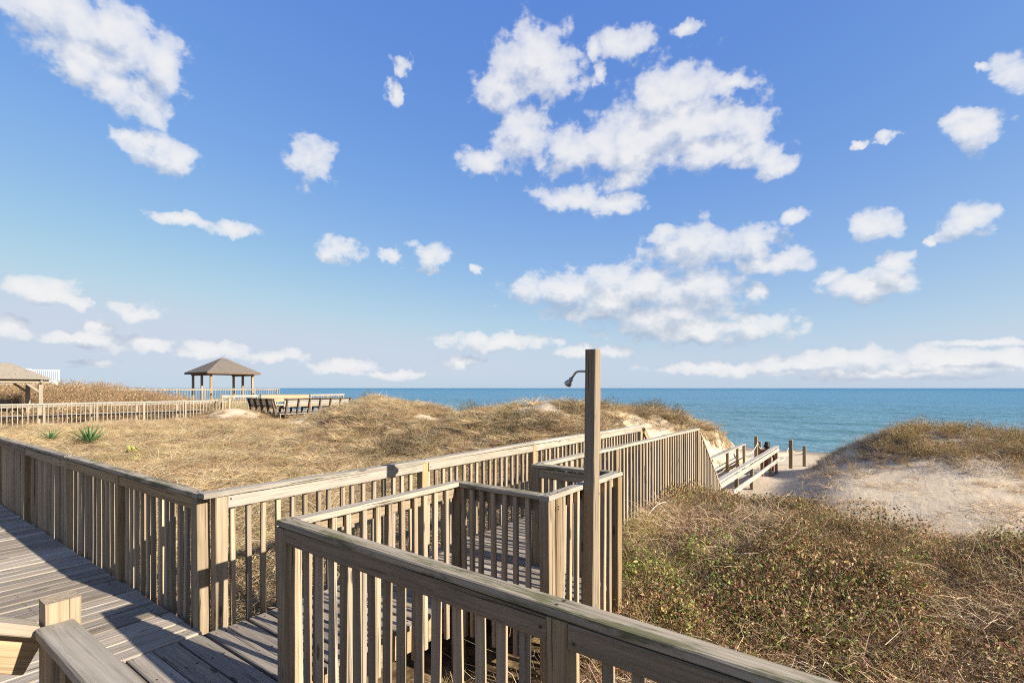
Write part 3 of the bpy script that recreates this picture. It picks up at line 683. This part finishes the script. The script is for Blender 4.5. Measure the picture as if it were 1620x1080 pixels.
for s in (-1, 1):
    board('eave_board', P(gu-gs+.02, gv+s*(gs-.01), 3.02), P(gu+gs-.02, gv+s*(gs-.01), 3.02), .03, .1, W_DARK, groof)
    board('eave_board', P(gu+s*(gs-.01), gv-gs+.04, 3.02), P(gu+s*(gs-.01), gv+gs-.04, 3.02), .03, .1, W_DARK, groof)
for du in (-1.7, 1.7):
    for dv in (-1.7, 0, 1.7):
        board('post', P(gu+du, gv+dv, -.6), P(gu+du, gv+dv, 3.06), .16, .16, W_RAIL, gz, up=(0, 1, 0))
    board('beam', P(gu+du, gv-2.0, 2.95), P(gu+du, gv+2.0, 2.95), .08, .2, W_RAIL, gz)
for i in range(16): board('floor_plank', P(gu-2.2, gv-2.2+.29*i, .72), P(gu+2.2, gv-2.2+.29*i, .72), .27, .05, W_FAR, gz)
railing('far_railing', 'white topped railing on the skyline running to the gazebo', (8, 43.6), (24.5, 43.6), (0, 1), [.2+2*i for i in range(9)], pitch=.2, z=(.74, .74), cap=W_PALE, fas=W_PALE, pst=W_FAR, bal=W_FAR, low=-.05)
deck('boardwalk', 'skyline boardwalk leading to the gazebo', 8, 24.5, 43.7, 44.0, .74, 'v', wd=.28, mat=W_FAR)

# ------------------------------------------------------------------ shelter at the left edge, house far behind
sp_ = empty('shelter', P(4.2, 35.5, 0), label='timber shelter with plank roof and braced posts at the left edge', cat='shelter')
hip_roof('roof', 1.3, 6.95, 33.85, 37.15, 2.3, (2.7, 35.5, 5.7, 35.5), 3.1, W_DECK, sp_, tiers=8, th=.06, step=.025)
for u in (1.7, 6.6):
    for v in (34.2, 36.8): board('post', P(u, v, -.4), P(u, v, 2.2), .17, .17, W_FAR, sp_, up=(0, 1, 0))
    board('beam', P(u, 33.95, 2.14), P(u, 37.05, 2.14), .09, .18, W_FAR, sp_)
for v in (34.2, 36.8):
    board('beam', P(1.4, v-.09, 2.13), P(6.9, v-.09, 2.13), .08, .17, W_FAR, sp_)
    for u, s in ((1.7, 1), (6.6, -1)): board('brace', P(u+.05*s, v-.03, 1.6), P(u+.6*s, v-.03, 2.1), .07, .1, W_FAR, sp_)
for i in range(18): board('floor_plank', P(1.4+.3*i, 33.9, .3), P(1.4+.3*i, 37.1, .3), .28, .05, W_FAR, sp_)
for v in (33.95, 37.05): board('floor_rim', P(1.35, v, .16), P(6.85, v, .16), .05, .2, W_FAR, sp_)

hs = empty('beach_house', P(20, 124, .5), label='white beach house with roof deck far behind the shelter', cat='house')
def box(name, u0, u1, v0, v1, z0, z1, mat, parent):
    vs = [P(u, v, z) for z in (z0, z1) for u, v in ((u0, v0), (u1, v0), (u1, v1), (u0, v1))]
    return link(name, mesh(name, vs, [(0, 1, 2, 3)[::1], (7, 6, 5, 4), (4, 5, 1, 0), (5, 6, 2, 1), (6, 7, 3, 2), (7, 4, 0, 3)]), mat, parent)
box('wall', 12, 26.4, 124, 134, -.5, 3.2, M_WHITE, hs); box('upper_wall', 13, 22.4, 125, 133, 3.202, 5.15, M_WHITE, hs)
box('parapet', 12, 22.2, 123.7, 124.0, 3.3, 4.4, M_WHITE, hs)
box('roof', 12.5, 22.8, 124.4, 133.4, 5.152, 5.3, M_WHITE, hs)
for u in (15, 18.6): 
    wn = box('window', u, u+1.3, 124.9, 124.99, 3.6, 4.7, M_GLASS, hs); box('sill', u-.1, u+1.4, 124.8, 124.99, 3.48, 3.59, M_WHITE, wn)
for u in (13.5, 17, 23.8):
    wn = box('window', u, u+1.5, 123.9, 123.995, 1.3, 2.7, M_GLASS, hs); box('sill', u-.1, u+1.6, 123.8, 123.99, 1.18, 1.29, M_WHITE, wn)
for i in range(15): box('baluster', 22.5+.28*i, 22.6+.28*i, 124.1, 124.2, 3.2, 5.0, M_WHITE, hs)
box('hand_rail', 22.3, 26.6, 124.05, 124.25, 5.0, 5.15, M_WHITE, hs); box('corner_post', 26.35, 26.6, 124.0, 124.3, 3.1, 5.2, M_WHITE, hs)
for u in (12.5, 19, 26): box('piling', u, u+.3, 124.2, 124.5, -4, -.5, W_FAR, hs)

# ------------------------------------------------------------------ vegetation
class Veg:
    """strips and leaves gathered into one mesh with a colour for each blade"""
    def __init__(s): s.v = []; s.f = []; s.c = []
    def strip(s, pts, wd, col, tip=True):
        pts = [Vector(p) for p in pts]; n = len(pts); b = len(s.v)
        side = (pts[-1]-pts[0]).cross(Vector((random.uniform(-1, 1), random.uniform(-1, 1), random.uniform(-.3, 1)))).normalized()
        for i, p in enumerate(pts):
            q = i/(n-1); h = wd*.5*(1-.75*q)
            s.v += [p-side*h, p+side*h]; s.c += [col, col]
        for i in range(n-1): s.f.append((b+2*i, b+2*i+1, b+2*i+3, b+2*i+2))
    def leaf(s, p, d, ln, wd, col):
        d = Vector(d).normalized(); sd_ = d.cross(Vector((random.uniform(-1, 1), random.uniform(-1, 1), random.uniform(-1, 1)))).normalized(); nn = d.cross(sd_)
        b = len(s.v); p = Vector(p)
        s.v += [p, p+d*ln*.45+sd_*wd*.5+nn*wd*.12, p+d*ln, p+d*ln*.45-sd_*wd*.5+nn*wd*.12]; s.c += [col]*4
        s.f += [(b, b+1, b+2), (b, b+2, b+3)]
    def mesh(s, name, mat):
        me = mesh(name, s.v, s.f); a = me.color_attributes.new('Col', 'FLOAT_COLOR', 'POINT')
        a.data.foreach_set('color', np.array([(*c, 1) for c in s.c], np.float32).ravel()); me.materials.append(mat); return me
def jit(c, a=.2):
    k = random.uniform(1-a, 1+a); return tuple(max(0, x*k*random.uniform(.94, 1.06)) for x in c)
def curve(az, ln, lean, droop, n=4, wob=0., z0=0., r0=0.):
    d = Vector((math.cos(az), math.sin(az), 0)); o = d*r0+Vector((0, 0, z0)); out = []
    sd_ = Vector((-d.y, d.x, 0))
    for i in range(n):
        q = i/(n-1); h = lean*q+droop*q*q*.6
        up = max(.02, q*(1-.35*lean)-droop*q*q*.55)
        out.append(o+d*ln*h*.8+Vector((0, 0, ln*up))+sd_*wob*ln*math.sin(q*3+az*5)*q+Vector((random.uniform(-1, 1), random.uniform(-1, 1), random.uniform(-1, 1)))*wob*ln*.25*(i > 0))
    return out
STRAW = [(.58, .43, .235), (.49, .35, .175), (.64, .51, .31), (.36, .24, .12), (.53, .38, .19), (.66, .56, .38), (.30, .2, .11)]
TWIG = [(.28, .165, .09), (.18, .105, .065), (.40, .27, .16), (.47, .35, .22), (.27, .125, .07)]
LEAF = [(.17, .18, .045), (.105, .13, .03), (.25, .20, .06), (.33, .21, .07), (.28, .14, .06), (.24, .09, .045), (.36, .23, .115), (.17, .20, .045), (.44, .33, .18), (.2, .11, .06), (.25, .14, .07), (.14, .085, .05)]
def rp(r): a = random.uniform(0, 6.283); q = r*math.sqrt(random.random()); return q*math.cos(a), q*math.sin(a)
def proto(name, me): return bpy.data.objects.new(name, me)
def p_straw(n, ln, r, wd, lean=(.25, 1.), cols=STRAW, droop=(.1, .7)):
    g = Veg()
    for _ in range(n):
        x, y = rp(r); L = random.uniform(*ln); c = jit(random.choice(cols))
        pts = [p+Vector((x, y, -.02)) for p in curve(random.uniform(0, 6.283), L, random.uniform(*lean), random.uniform(*droop), 4, .08)]
        g.strip(pts, wd*random.uniform(.7, 1.3), c)
    return g
def p_shrub(stems, leaves, r, h, ls, pal=LEAF, tw=TWIG, upright=.5):
    g = Veg()
    for _ in range(stems):
        x, y = rp(r*.8); L = h*random.uniform(.7, 1.5)
        pts = [p+Vector((x, y, -.03)) for p in curve(random.uniform(0, 6.283), L, random.uniform(.1, 1.2), random.uniform(0, .6), 5, .3)]
        g.strip(pts, random.uniform(.003, .008), jit(random.choice(tw), .3))
    for _ in range(leaves):
        x, y = rp(r); q = 1-(x*x+y*y)/(r*r*1.4)
        z = h*q*random.uniform(.25, 1.05)
        g.leaf((x, y, z), (random.uniform(-1, 1), random.uniform(-1, 1), random.uniform(-.3, 1.)), random.uniform(*ls), random.uniform(*ls)*.5, jit(random.choice(pal), .3))
    return g
def p_twig(n, r, h, wd, cols=TWIG, droop=(.0, .8), lean=(.2, 1.6)):
    g = Veg()
    for _ in range(n):
        x, y = rp(r); L = h*random.uniform(.6, 1.6)
        pts = [p+Vector((x, y, -.02)) for p in curve(random.uniform(0, 6.283), L, random.uniform(*lean), random.uniform(*droop), 6, .35)]
        g.strip(pts, wd*random.uniform(.6, 1.4), jit(random.choice(cols), .3))
    return g
def variants(n, fn, name, mat): return [proto(name, fn().mesh(name, mat)) for _ in range(n)]

def scatter(name, label, cat, pts, protos, scl=(.8, 1.25), tilt=.15, kinds=None):
    """pts: (n, 3); one stuff object whose points carry the plant instances"""
    n = len(pts); me = bpy.data.meshes.new(name); me.vertices.add(n); me.vertices.foreach_set('co', np.asarray(pts, np.float32).ravel()); me.update()
    rot = np.stack([rng.uniform(-tilt, tilt, n), rng.uniform(-tilt, tilt, n), rng.uniform(0, 6.283, n)], -1).astype(np.float32)
    a = me.attributes.new('rot', 'FLOAT_VECTOR', 'POINT'); a.data.foreach_set('vector', rot.ravel())
    sc = rng.uniform(scl[0], scl[1], n) if isinstance(scl, tuple) else scl
    a = me.attributes.new('scl', 'FLOAT', 'POINT'); a.data.foreach_set('value', sc.astype(np.float32))
    ki = rng.integers(0, len(protos), n) if kinds is None else kinds
    a = me.attributes.new('knd', 'INT', 'POINT'); a.data.foreach_set('value', ki.astype(np.int32))
    o = bpy.data.objects.new(name, me); COL.objects.link(o); tag(o, label, cat, kind='stuff')
    g = bpy.data.node_groups.new(name, 'GeometryNodeTree'); T_ = NT(g)
    g.interface.new_socket('Geometry', in_out='INPUT', socket_type='NodeSocketGeometry'); g.interface.new_socket('Geometry', in_out='OUTPUT', socket_type='NodeSocketGeometry')
    gi = T_.n('NodeGroupInput'); go = T_.n('NodeGroupOutput')
    j = T_.n('GeometryNodeJoinGeometry')
    for p in protos:
        oi = T_.n('GeometryNodeObjectInfo'); oi.inputs['Object'].default_value = p; oi.inputs['As Instance'].default_value = True
        g.links.new(oi.outputs['Geometry'], j.inputs[0])
    def na(nm, ty):
        nd = T_.n('GeometryNodeInputNamedAttribute', data_type=ty); nd.inputs['Name'].default_value = nm; return nd.outputs[0]
    ip = T_.n('GeometryNodeInstanceOnPoints'); ip.inputs['Pick Instance'].default_value = True
    g.links.new(gi.outputs[0], ip.inputs['Points']); g.links.new(j.outputs[0], ip.inputs['Instance'])
    g.links.new(na('knd', 'INT'), ip.inputs['Instance Index']); g.links.new(na('rot', 'FLOAT_VECTOR'), ip.inputs['Rotation']); g.links.new(na('scl', 'FLOAT'), ip.inputs['Scale'])
    g.links.new(ip.outputs[0], go.inputs[0])
    o.modifiers.new('plants', 'NODES').node_group = g
    return o
def sow(u0, u1, v0, v1, step, dens, lift=0.):
    """jittered grid of points on the ground, kept with probability dens(u, v)"""
    a, b = np.meshgrid(np.arange(u0, u1, step), np.arange(v0, v1, step), indexing='ij')
    u = (a+rng.uniform(-.55, .55, a.shape)*step).ravel(); v = (b+rng.uniform(-.55, .55, a.shape)*step).ravel()
    d = dens(u, v)*clear_of_decks(u, v)*(u > .15*v-2.5)*(v > -.17*u-2.2)
    k = rng.random(len(u)) < d; u, v = u[k], v[k]
    return np.stack([-v, u, ground(u, v)+lift], -1)
BLOCK = [(-3.5, 1.75, -4, 40), (1.5, 10.3, 2.72, 4.08), (2.95, 4.45, 1.88, 2.9), (10, 21.2, 2.7, 4.2), (-3, 15.2, 30.85, 32.6), (15, 22.7, 26.6, 31.7), (1.2, 7, 33.8, 37.2), (18.4, 23.2, 43.9, 48.7)]
def clear_of_decks(u, v):
    ok = np.ones(len(u))
    for i, (a, b, c, d) in enumerate(BLOCK):
        if i == 0: ins = (u > .25) & (u < b) & (v > c) & (v < 15.2)
        else: ins = (u > a) & (u < b) & (v > c) & (v < d)
        ok[ins] = 0
    return ok
def patch(u, v, f, s, lo, hi): return ss(lo, hi, wave2(u, v, f, s)+.45*wave2(u, v, f*2.7, s+1))

straw = variants(7, lambda: p_straw(46, (.14, .34), .17, .007), 'straw_tuft', M_STRAW)
mat_ = variants(6, lambda: p_straw(60, (.2, .45), .24, .007, (1.0, 1.7), STRAW, (.3, .9)), 'straw_mat', M_STRAW)
tall = variants(5, lambda: p_straw(34, (.35, .75), .13, .007, (.1, .6)), 'straw_tall', M_STRAW)
tussock = variants(6, lambda: p_straw(130, (.3, .62), .16, .008, (.3, 1.25), STRAW, (.35, 1.0)), 'tussock', M_STRAW)
GOLD = [(.54, .42, .16), (.47, .38, .14), (.6, .47, .2), (.38, .34, .11)]
gold = variants(4, lambda: p_straw(60, (.2, .5), .18, .007, (.3, 1.1), GOLD), 'golden_tuft', M_STRAW)
RUST = [(.42, .26, .14), (.34, .19, .105), (.48, .31, .17), (.40, .29, .18)]
rust = variants(4, lambda: p_straw(50, (.15, .4), .2, .007, (.4, 1.3), RUST), 'rust_tuft', M_STRAW)
shrub = variants(7, lambda: p_shrub(24, 165, .2, .26, (.02, .046)), 'low_shrub', M_LEAF)
OLIVE = [(.2, .175, .055), (.14, .145, .04), (.28, .2, .08), (.26, .145, .06), (.18, .11, .055), (.23, .125, .06)]
bush = variants(5, lambda: p_shrub(46, 340, .34, .5, (.028, .055), OLIVE+LEAF[:5]), 'rounded_bush', M_LEAF)
BAY = [(.10, .095, .04), (.15, .115, .055), (.08, .085, .03), (.19, .135, .075), (.13, .08, .045)]
bay = variants(4, lambda: p_shrub(50, 200, .34, .45, (.03, .06), BAY, [(.13, .09, .06), (.2, .15, .11)]), 'dark_bush', M_LEAF)
GREEN = [(.14, .2, .035), (.10, .15, .028), (.2, .25, .045), (.27, .28, .07), (.27, .15, .06), (.33, .26, .1)]
gshrub = variants(4, lambda: p_shrub(20, 110, .2, .3, (.035, .07), GREEN), 'green_shrub', M_LEAF)
twig = variants(6, lambda: p_twig(44, .22, .3, .006), 'twig_tangle', M_LEAF)
PALE = [(.50, .37, .23), (.40, .285, .17), (.32, .215, .13), (.54, .44, .31)]
ptwig = variants(5, lambda: p_twig(40, .25, .34, .006, PALE), 'pale_twig_tangle', M_LEAF)
runner = variants(5, lambda: p_twig(16, .35, .3, .007, TWIG+PALE, (.2, .9), (1.0, 2.2)), 'sand_runner', M_LEAF)
BR = [(.30, .185, .105), (.25, .14, .08), (.36, .245, .15), (.2, .13, .075), (.29, .23, .10)]
brush = variants(5, lambda: p_shrub(60, 120, .5, .85, (.05, .11), BR, BR), 'rusty_brush', M_LEAF)

def by_patch(pts, lo, hi, f, s): return lo+(hi-lo)*patch(pts[:, 1], -pts[:, 0], f, s, -.45, .6)*rng.uniform(.75, 1.25, len(pts))
# dry meadow left of the walkway
md = lambda u, v: ss(4.05, 4.5, v)*ss(26, 23, u)*(1-path_mask(u, v)*ss(9, 11, u))*(1-.93*np.clip(crest_sand(u, v), 0, 1))
scatter('dune_grass', 'matted pale straw grass covering the meadow', 'grass', sow(-1.5, 17.5, 4.1, 31, .18, lambda u, v: md(u, v)*(.12+.7*patch(u, v, 5.3, 2., -.25, .3))), mat_+straw, (.45, 1.15))
scatter('dune_grass', 'arching straw tussocks standing out of the meadow mat', 'grass', sow(-1, 19, 4.3, 31, .38, lambda u, v: md(u, v)*(.2+.75*patch(u, v, 2.2, 6., -.2, .35))), tussock, (.4, 1.3))
scatter('dune_grass', 'golden upright grass tufts standing in the meadow and on the ridge', 'grass', sow(-1, 21, 4.3, 33, .3, lambda u, v: md(u, v)*(.05+.65*patch(u, v, .7, 6., -.1, .5))*(.2+.8*patch(u, v, 4.1, 3., -.1, .3))*(1-.6*ss(12.5, 14, u))), gold+tall, (.5, 1.0))
scatter('dune_scrub', 'rust brown dry weeds mixed into the meadow', 'scrub', sow(-1, 20, 4.1, 31, .2, lambda u, v: md(u, v)*np.clip(.08+.75*patch(u, v, .8, 1., .0, .5)+.45*ss(8.5, 11, u)*ss(14.5, 12.5, u)+.75*ss(7, 4.3, v)*ss(9, 7, u), 0, 1)*(.3+.7*patch(u, v, 3.4, 5., -.2, .3))), rust+twig, (.6, 1.15))
# ridge scrub
scatter('dune_scrub', 'dark leafy scrub on the seaward ridge behind the walkway', 'scrub', sow(10., 18.5, 5.4, 14.5, .33, lambda u, v: md(u, v)*np.clip(.12+.9*patch(u, v, 1., 3., -.05, .4), 0, 1)*ss(14.5, 11, v)), bay+shrub[:3]+twig[:2], (.5, 1.1))
scatter('dune_grass', 'dry grass fringe along the ridge crest', 'grass', sow(13.5, 21, 4.4, 25.5, .25, lambda u, v: md(u, v)*(.55*ss(4.25, 4.7, v)*ss(17, 18, u)+.45*ss(4.9, 6.2, v))*(.6+.5*patch(u, v, 1.4, 8., -.2, .4))*(1-.7*np.exp(-((v-13.9)/1.2)**2))), tall[:2]+straw+ptwig[:2]+gold[:2], (.4, .85))
scatter('dune_scrub', 'brown bushy weeds on the landward face of the ridge', 'scrub', sow(8.5, 17, 11, 24, .4, lambda u, v: md(u, v)*.9*patch(u, v, .9, 9., .05, .5)), rust+bay[:2]+twig+ptwig[:2], (.7, 1.5))
# thicket right of the walkway
tk = lambda u, v: (v < 2.68)*ss(9.5, 8.4, u+ss(1.4, -1., v)*1.3+.35*wave2(u, v, 1.9, 4.))
leafy = lambda u, v: np.clip(.42+.75*patch(u, v, 1.25, 4., -.35, .4), 0, 1)*(.35+.65*ss(3.0, 4.4, u+.5*wave2(u, v, 2., 1.)))*(1-.7*ss(1.2, 2.2, v)*ss(7, 5.4, u))
p_ = sow(1.78, 10, -4, 2.68, .125, lambda u, v: tk(u, v)*leafy(u, v)); scatter('shrub_thicket', 'low tangled shrubs with green and red leaves right of the walkway', 'shrubs', p_, shrub, by_patch(p_, .45, 1.25, 2.1, 3.))
p_ = sow(4.2, 9.6, -4, 2.4, .42, lambda u, v: tk(u, v)*.75*patch(u, v, 1.25, 4., -.1, .5)); scatter('shrub_thicket', 'taller rounded olive bushes rising out of the thicket', 'shrubs', p_, bush, (.5, .95))
p_ = sow(1.8, 9.4, -4, 2.6, .17, lambda u, v: tk(u, v)*(.03+.55*patch(u, v, 1.5, 12., .1, .6))); scatter('shrub_thicket', 'fresh green leafy shoots scattered through the thicket', 'shrubs', p_, gshrub, (.4, .95))
p_ = sow(1.78, 10.2, -4, 2.7, .14, lambda u, v: tk(u, v)*np.clip(.85-.68*leafy(u, v), 0, 1)); scatter('dead_stems', 'grey brown dead stems tangled over the thicket', 'stems', p_, twig[:3]+ptwig, by_patch(p_, .5, 1.15, 2.6, 8.))
scatter('dune_grass', 'yellow dry grass at the foot of the shower post and near rail', 'grass', sow(1.78, 7.2, -3, 2.66, .15, lambda u, v: tk(u, v)*np.clip(ss(4.9, 3.2, u)*(.2+.7*patch(u, v, 1.4, 5., -.2, .4))+.8*ss(1.3, 2.3, v)*ss(7.2, 5, u), 0, 1)), gold+straw+rust[:2], (.55, 1.15))
scatter('dune_grass', 'fringe of pale grass along the foot of the long balusters', 'grass', sow(4.4, 9.8, 2.3, 2.72, .14, lambda u, v: .75+0*u), gold+tall[:2]+straw[:2], (.35, .7))
# sandy slope and right-hand dune
sl_ = lambda u, v: ss(1.7, .8, v+.35*wave2(u, v, 1.2, 2.))*ss(7.2, 8.2, u)
scatter('sand_runners', 'sparse dark runners and dry stems lying on the sandy slope', 'stems', sow(8.6, 18, -6, 1.8, .2, lambda u, v: sl_(u, v)*(.08+.75*patch(u, v, 1.4, 3., .05, .5))), runner+ptwig[:2], (.45, .95), .25)
scatter('dune_grass', 'straw tufts on the sandy slope', 'grass', sow(7., 16.8, -6, 1.6, .17, lambda u, v: sl_(u, v)*np.clip(ss(11.2, 8.8, u)*.95+.45*patch(u, v, 1.3, 6., .2, .6), 0, 1)), rust+straw+twig[:2]+ptwig, (.3, .75))
scatter('dune_scrub', 'leafy olive scrub capping the right-hand dune', 'scrub', sow(15.4, 21.5, -8, 1.2, .24, lambda u, v: ss(16., 16.9, u+.5*wave2(u, v, 1.4, 2.))*ss(.2, -.7, v)*np.clip(.35+.7*patch(u, v, 1.1, 1., -.3, .3), 0, 1)), shrub+bush+rust[:3], (.5, .95))
scatter('dune_grass', 'dry pale grass around the left flank of the right-hand dune', 'grass', sow(14.8, 22, -8, 2., .2, lambda u, v: ss(15.6, 16.8, u)*ss(1.9, 1.4, v)*np.clip(.2+.75*ss(-.9, .1, v)+.4*ss(17.8, 16.6, u), 0, 1)*.85), straw+tall[:2]+ptwig+rust+twig[:2], (.4, .8))
scatter('sand_runners', 'dry stems and tufts creeping down the sandy nose of the left ridge', 'stems', sow(12.5, 21, 4.2, 7.2, .24, lambda u, v: .4+.6*patch(u, v, 1.6, 7., -.1, .4)*ss(4.4, 5., v)), runner+straw+ptwig[:2]+tall[:2]+gold[:1], (.35, .85), .25)
# brush hillside far left
scatter('brush_hillside', 'rusty brown winter brush on the far left hillside', 'brush', sow(-4, 16, 33.2, 60, .55, lambda u, v: np.clip(.9-.3*ss(12, 16, u), 0, 1)), brush, (.6, 1.3))
scatter('dune_grass', 'tawny grass around the gazebo on the skyline', 'grass', sow(8, 27, 33, 52, .4, lambda u, v: .75*ss(33, 36, v)*np.ones(len(u))), tall+gold+rust, (.7, 1.2))
# sea oat stalks against the water
oats = variants(3, lambda: p_straw(5, (.55, 1.0), .2, .008, (.0, .2), PALE, (0, .12)), 'sea_oat', M_STRAW)
scatter('sea_oats', 'thin sea oat stalks standing on the dune crests', 'grass', sow(13.5, 21, -4, 28, .9, lambda u, v: .5*(np.abs(u-np.where(v < 2, 19.5, 19-4*ss(4.5, 9, v)+3.5*ss(17, 25, v))) < 1.5)*((v > 5.5) | (v < -.3))), oats, (.5, .9), .1)

# yuccas, prickly pears and the dead bush
def yucca(name, label, u, v, size, n):
    z = float(ground(u, v)); r = empty(name, P(u, v, z), label=label, cat='yucca', group='spiky yuccas in the meadow')
    base = Vector(P(u, v, z+.05))
    for i in range(n):
        azz = i*2.399+random.uniform(-.2, .2); lift = .15+.8*(i/n); g = Veg()
        d = Vector((math.cos(azz), math.sin(azz), 0)); L = size*random.uniform(.8, 1.1); wd = .05*size/.6
        pts = [d*L*q*math.cos(lift*1.3)+Vector((0, 0, L*q*math.sin(lift*1.3)-.1*L*q*q*(1-lift))) for q in (0, .3, .65, 1)]
        s_ = Vector((-d.y, d.x, 0)); up_ = Vector((0, 0, 1)); ws = (.7, 1., .7, .06); c = jit(random.choice([(.07, .14, .045), (.10, .18, .055), (.05, .11, .04)]) if i > n*.25 else (.24, .20, .08))
        for p, k in zip(pts, ws):
            g.v += [p-s_*wd*k*.5+up_*.012, p-up_*.006*k, p+s_*wd*k*.5+up_*.012]; g.c += [c]*3
        for k in range(3):
            for m_ in (0, 1): g.f.append((3*k+m_, 3*k+m_+1, 3*k+4+m_, 3*k+3+m_))
        o = link('leaf', g.mesh('leaf', M_LEAF), None, r); o.matrix_basis = Matrix.Translation(base)
yucca('yucca', 'larger spiky green yucca below the far fence', 5.4, 21.6, .72, 44)
yucca('yucca', 'smaller spiky green yucca left of the larger one', 4.8, 23.5, .5, 30)
M_PEAR = plain('yellow_green_cactus', (.28, .27, .07), .7, 0., .35, 20.)
def pear(label, u, v, n, sc):
    z = float(ground(u, v)); r = empty('prickly_pear', P(u, v, z), label=label, cat='cactus', group='low cactus patches in the meadow')
    me = _cache.get('pad')
    if not me:
        vs = []; fs = []
        for i in range(7):
            q = math.pi*i/6
            for k in range(10):
                a = 2*math.pi*k/10; vs.append((.5*math.sin(q)*math.cos(a), .12*math.sin(q)*math.sin(a), .62-.62*math.cos(q)))
        for i in range(6):
            for k in range(10): fs.append((i*10+k, i*10+(k+1) % 10, i*10+10+(k+1) % 10, i*10+10+k))
        me = mesh('pad', vs, fs, True); me.materials.append(M_PEAR); _cache['pad'] = me
    for i in range(n):
        o = link('pad', me, None, r); x, y = rp(.3*sc); s_ = sc*random.uniform(.1, .2)
        o.matrix_basis = Matrix.Translation(Vector(P(u, v, z+.12))+Vector((x, y, random.uniform(0, .12)*sc))) @ Matrix.Rotation(random.uniform(0, 6.28), 4, 'Z') @ Matrix.Rotation(random.uniform(-.9, .9), 4, 'X') @ Matrix.Scale(s_, 4)
pear('yellow green prickly pear patch below the larger yucca', 5.6, 18.3, 14, .6)
g = Veg()
for _ in range(70):
    x, y = rp(.35); L = random.uniform(.3, .75)
    g.strip([p+Vector((x, y, 0)) for p in curve(random.uniform(0, 6.28), L, random.uniform(.2, 1.5), random.uniform(0, .5), 6, .5)], random.uniform(.006, .014), jit((.36, .32, .28), .3))
du_, dv_2 = 16.0, -2.1
o = link('dead_shrub', g.mesh('dead_shrub', M_LEAF), None); o.location = P(du_, dv_2, float(ground(du_, dv_2)))
tag(o, 'bleached grey leafless shrub at the right on the dune flank', 'shrub')
hp = []
for i in range(14):
    q = i/13; u = 6.9+2.9*q; v = 2.62+.04*math.sin(q*7)-.08*q; hp.append(P(u, v, float(ground(u, v))+.08+.05*math.sin(q*9)))
tag(link('hose', tube_mesh(hp, .007, 7), M_TAPE), 'pale plastic hose lying along the foot of the long balusters', 'hose')
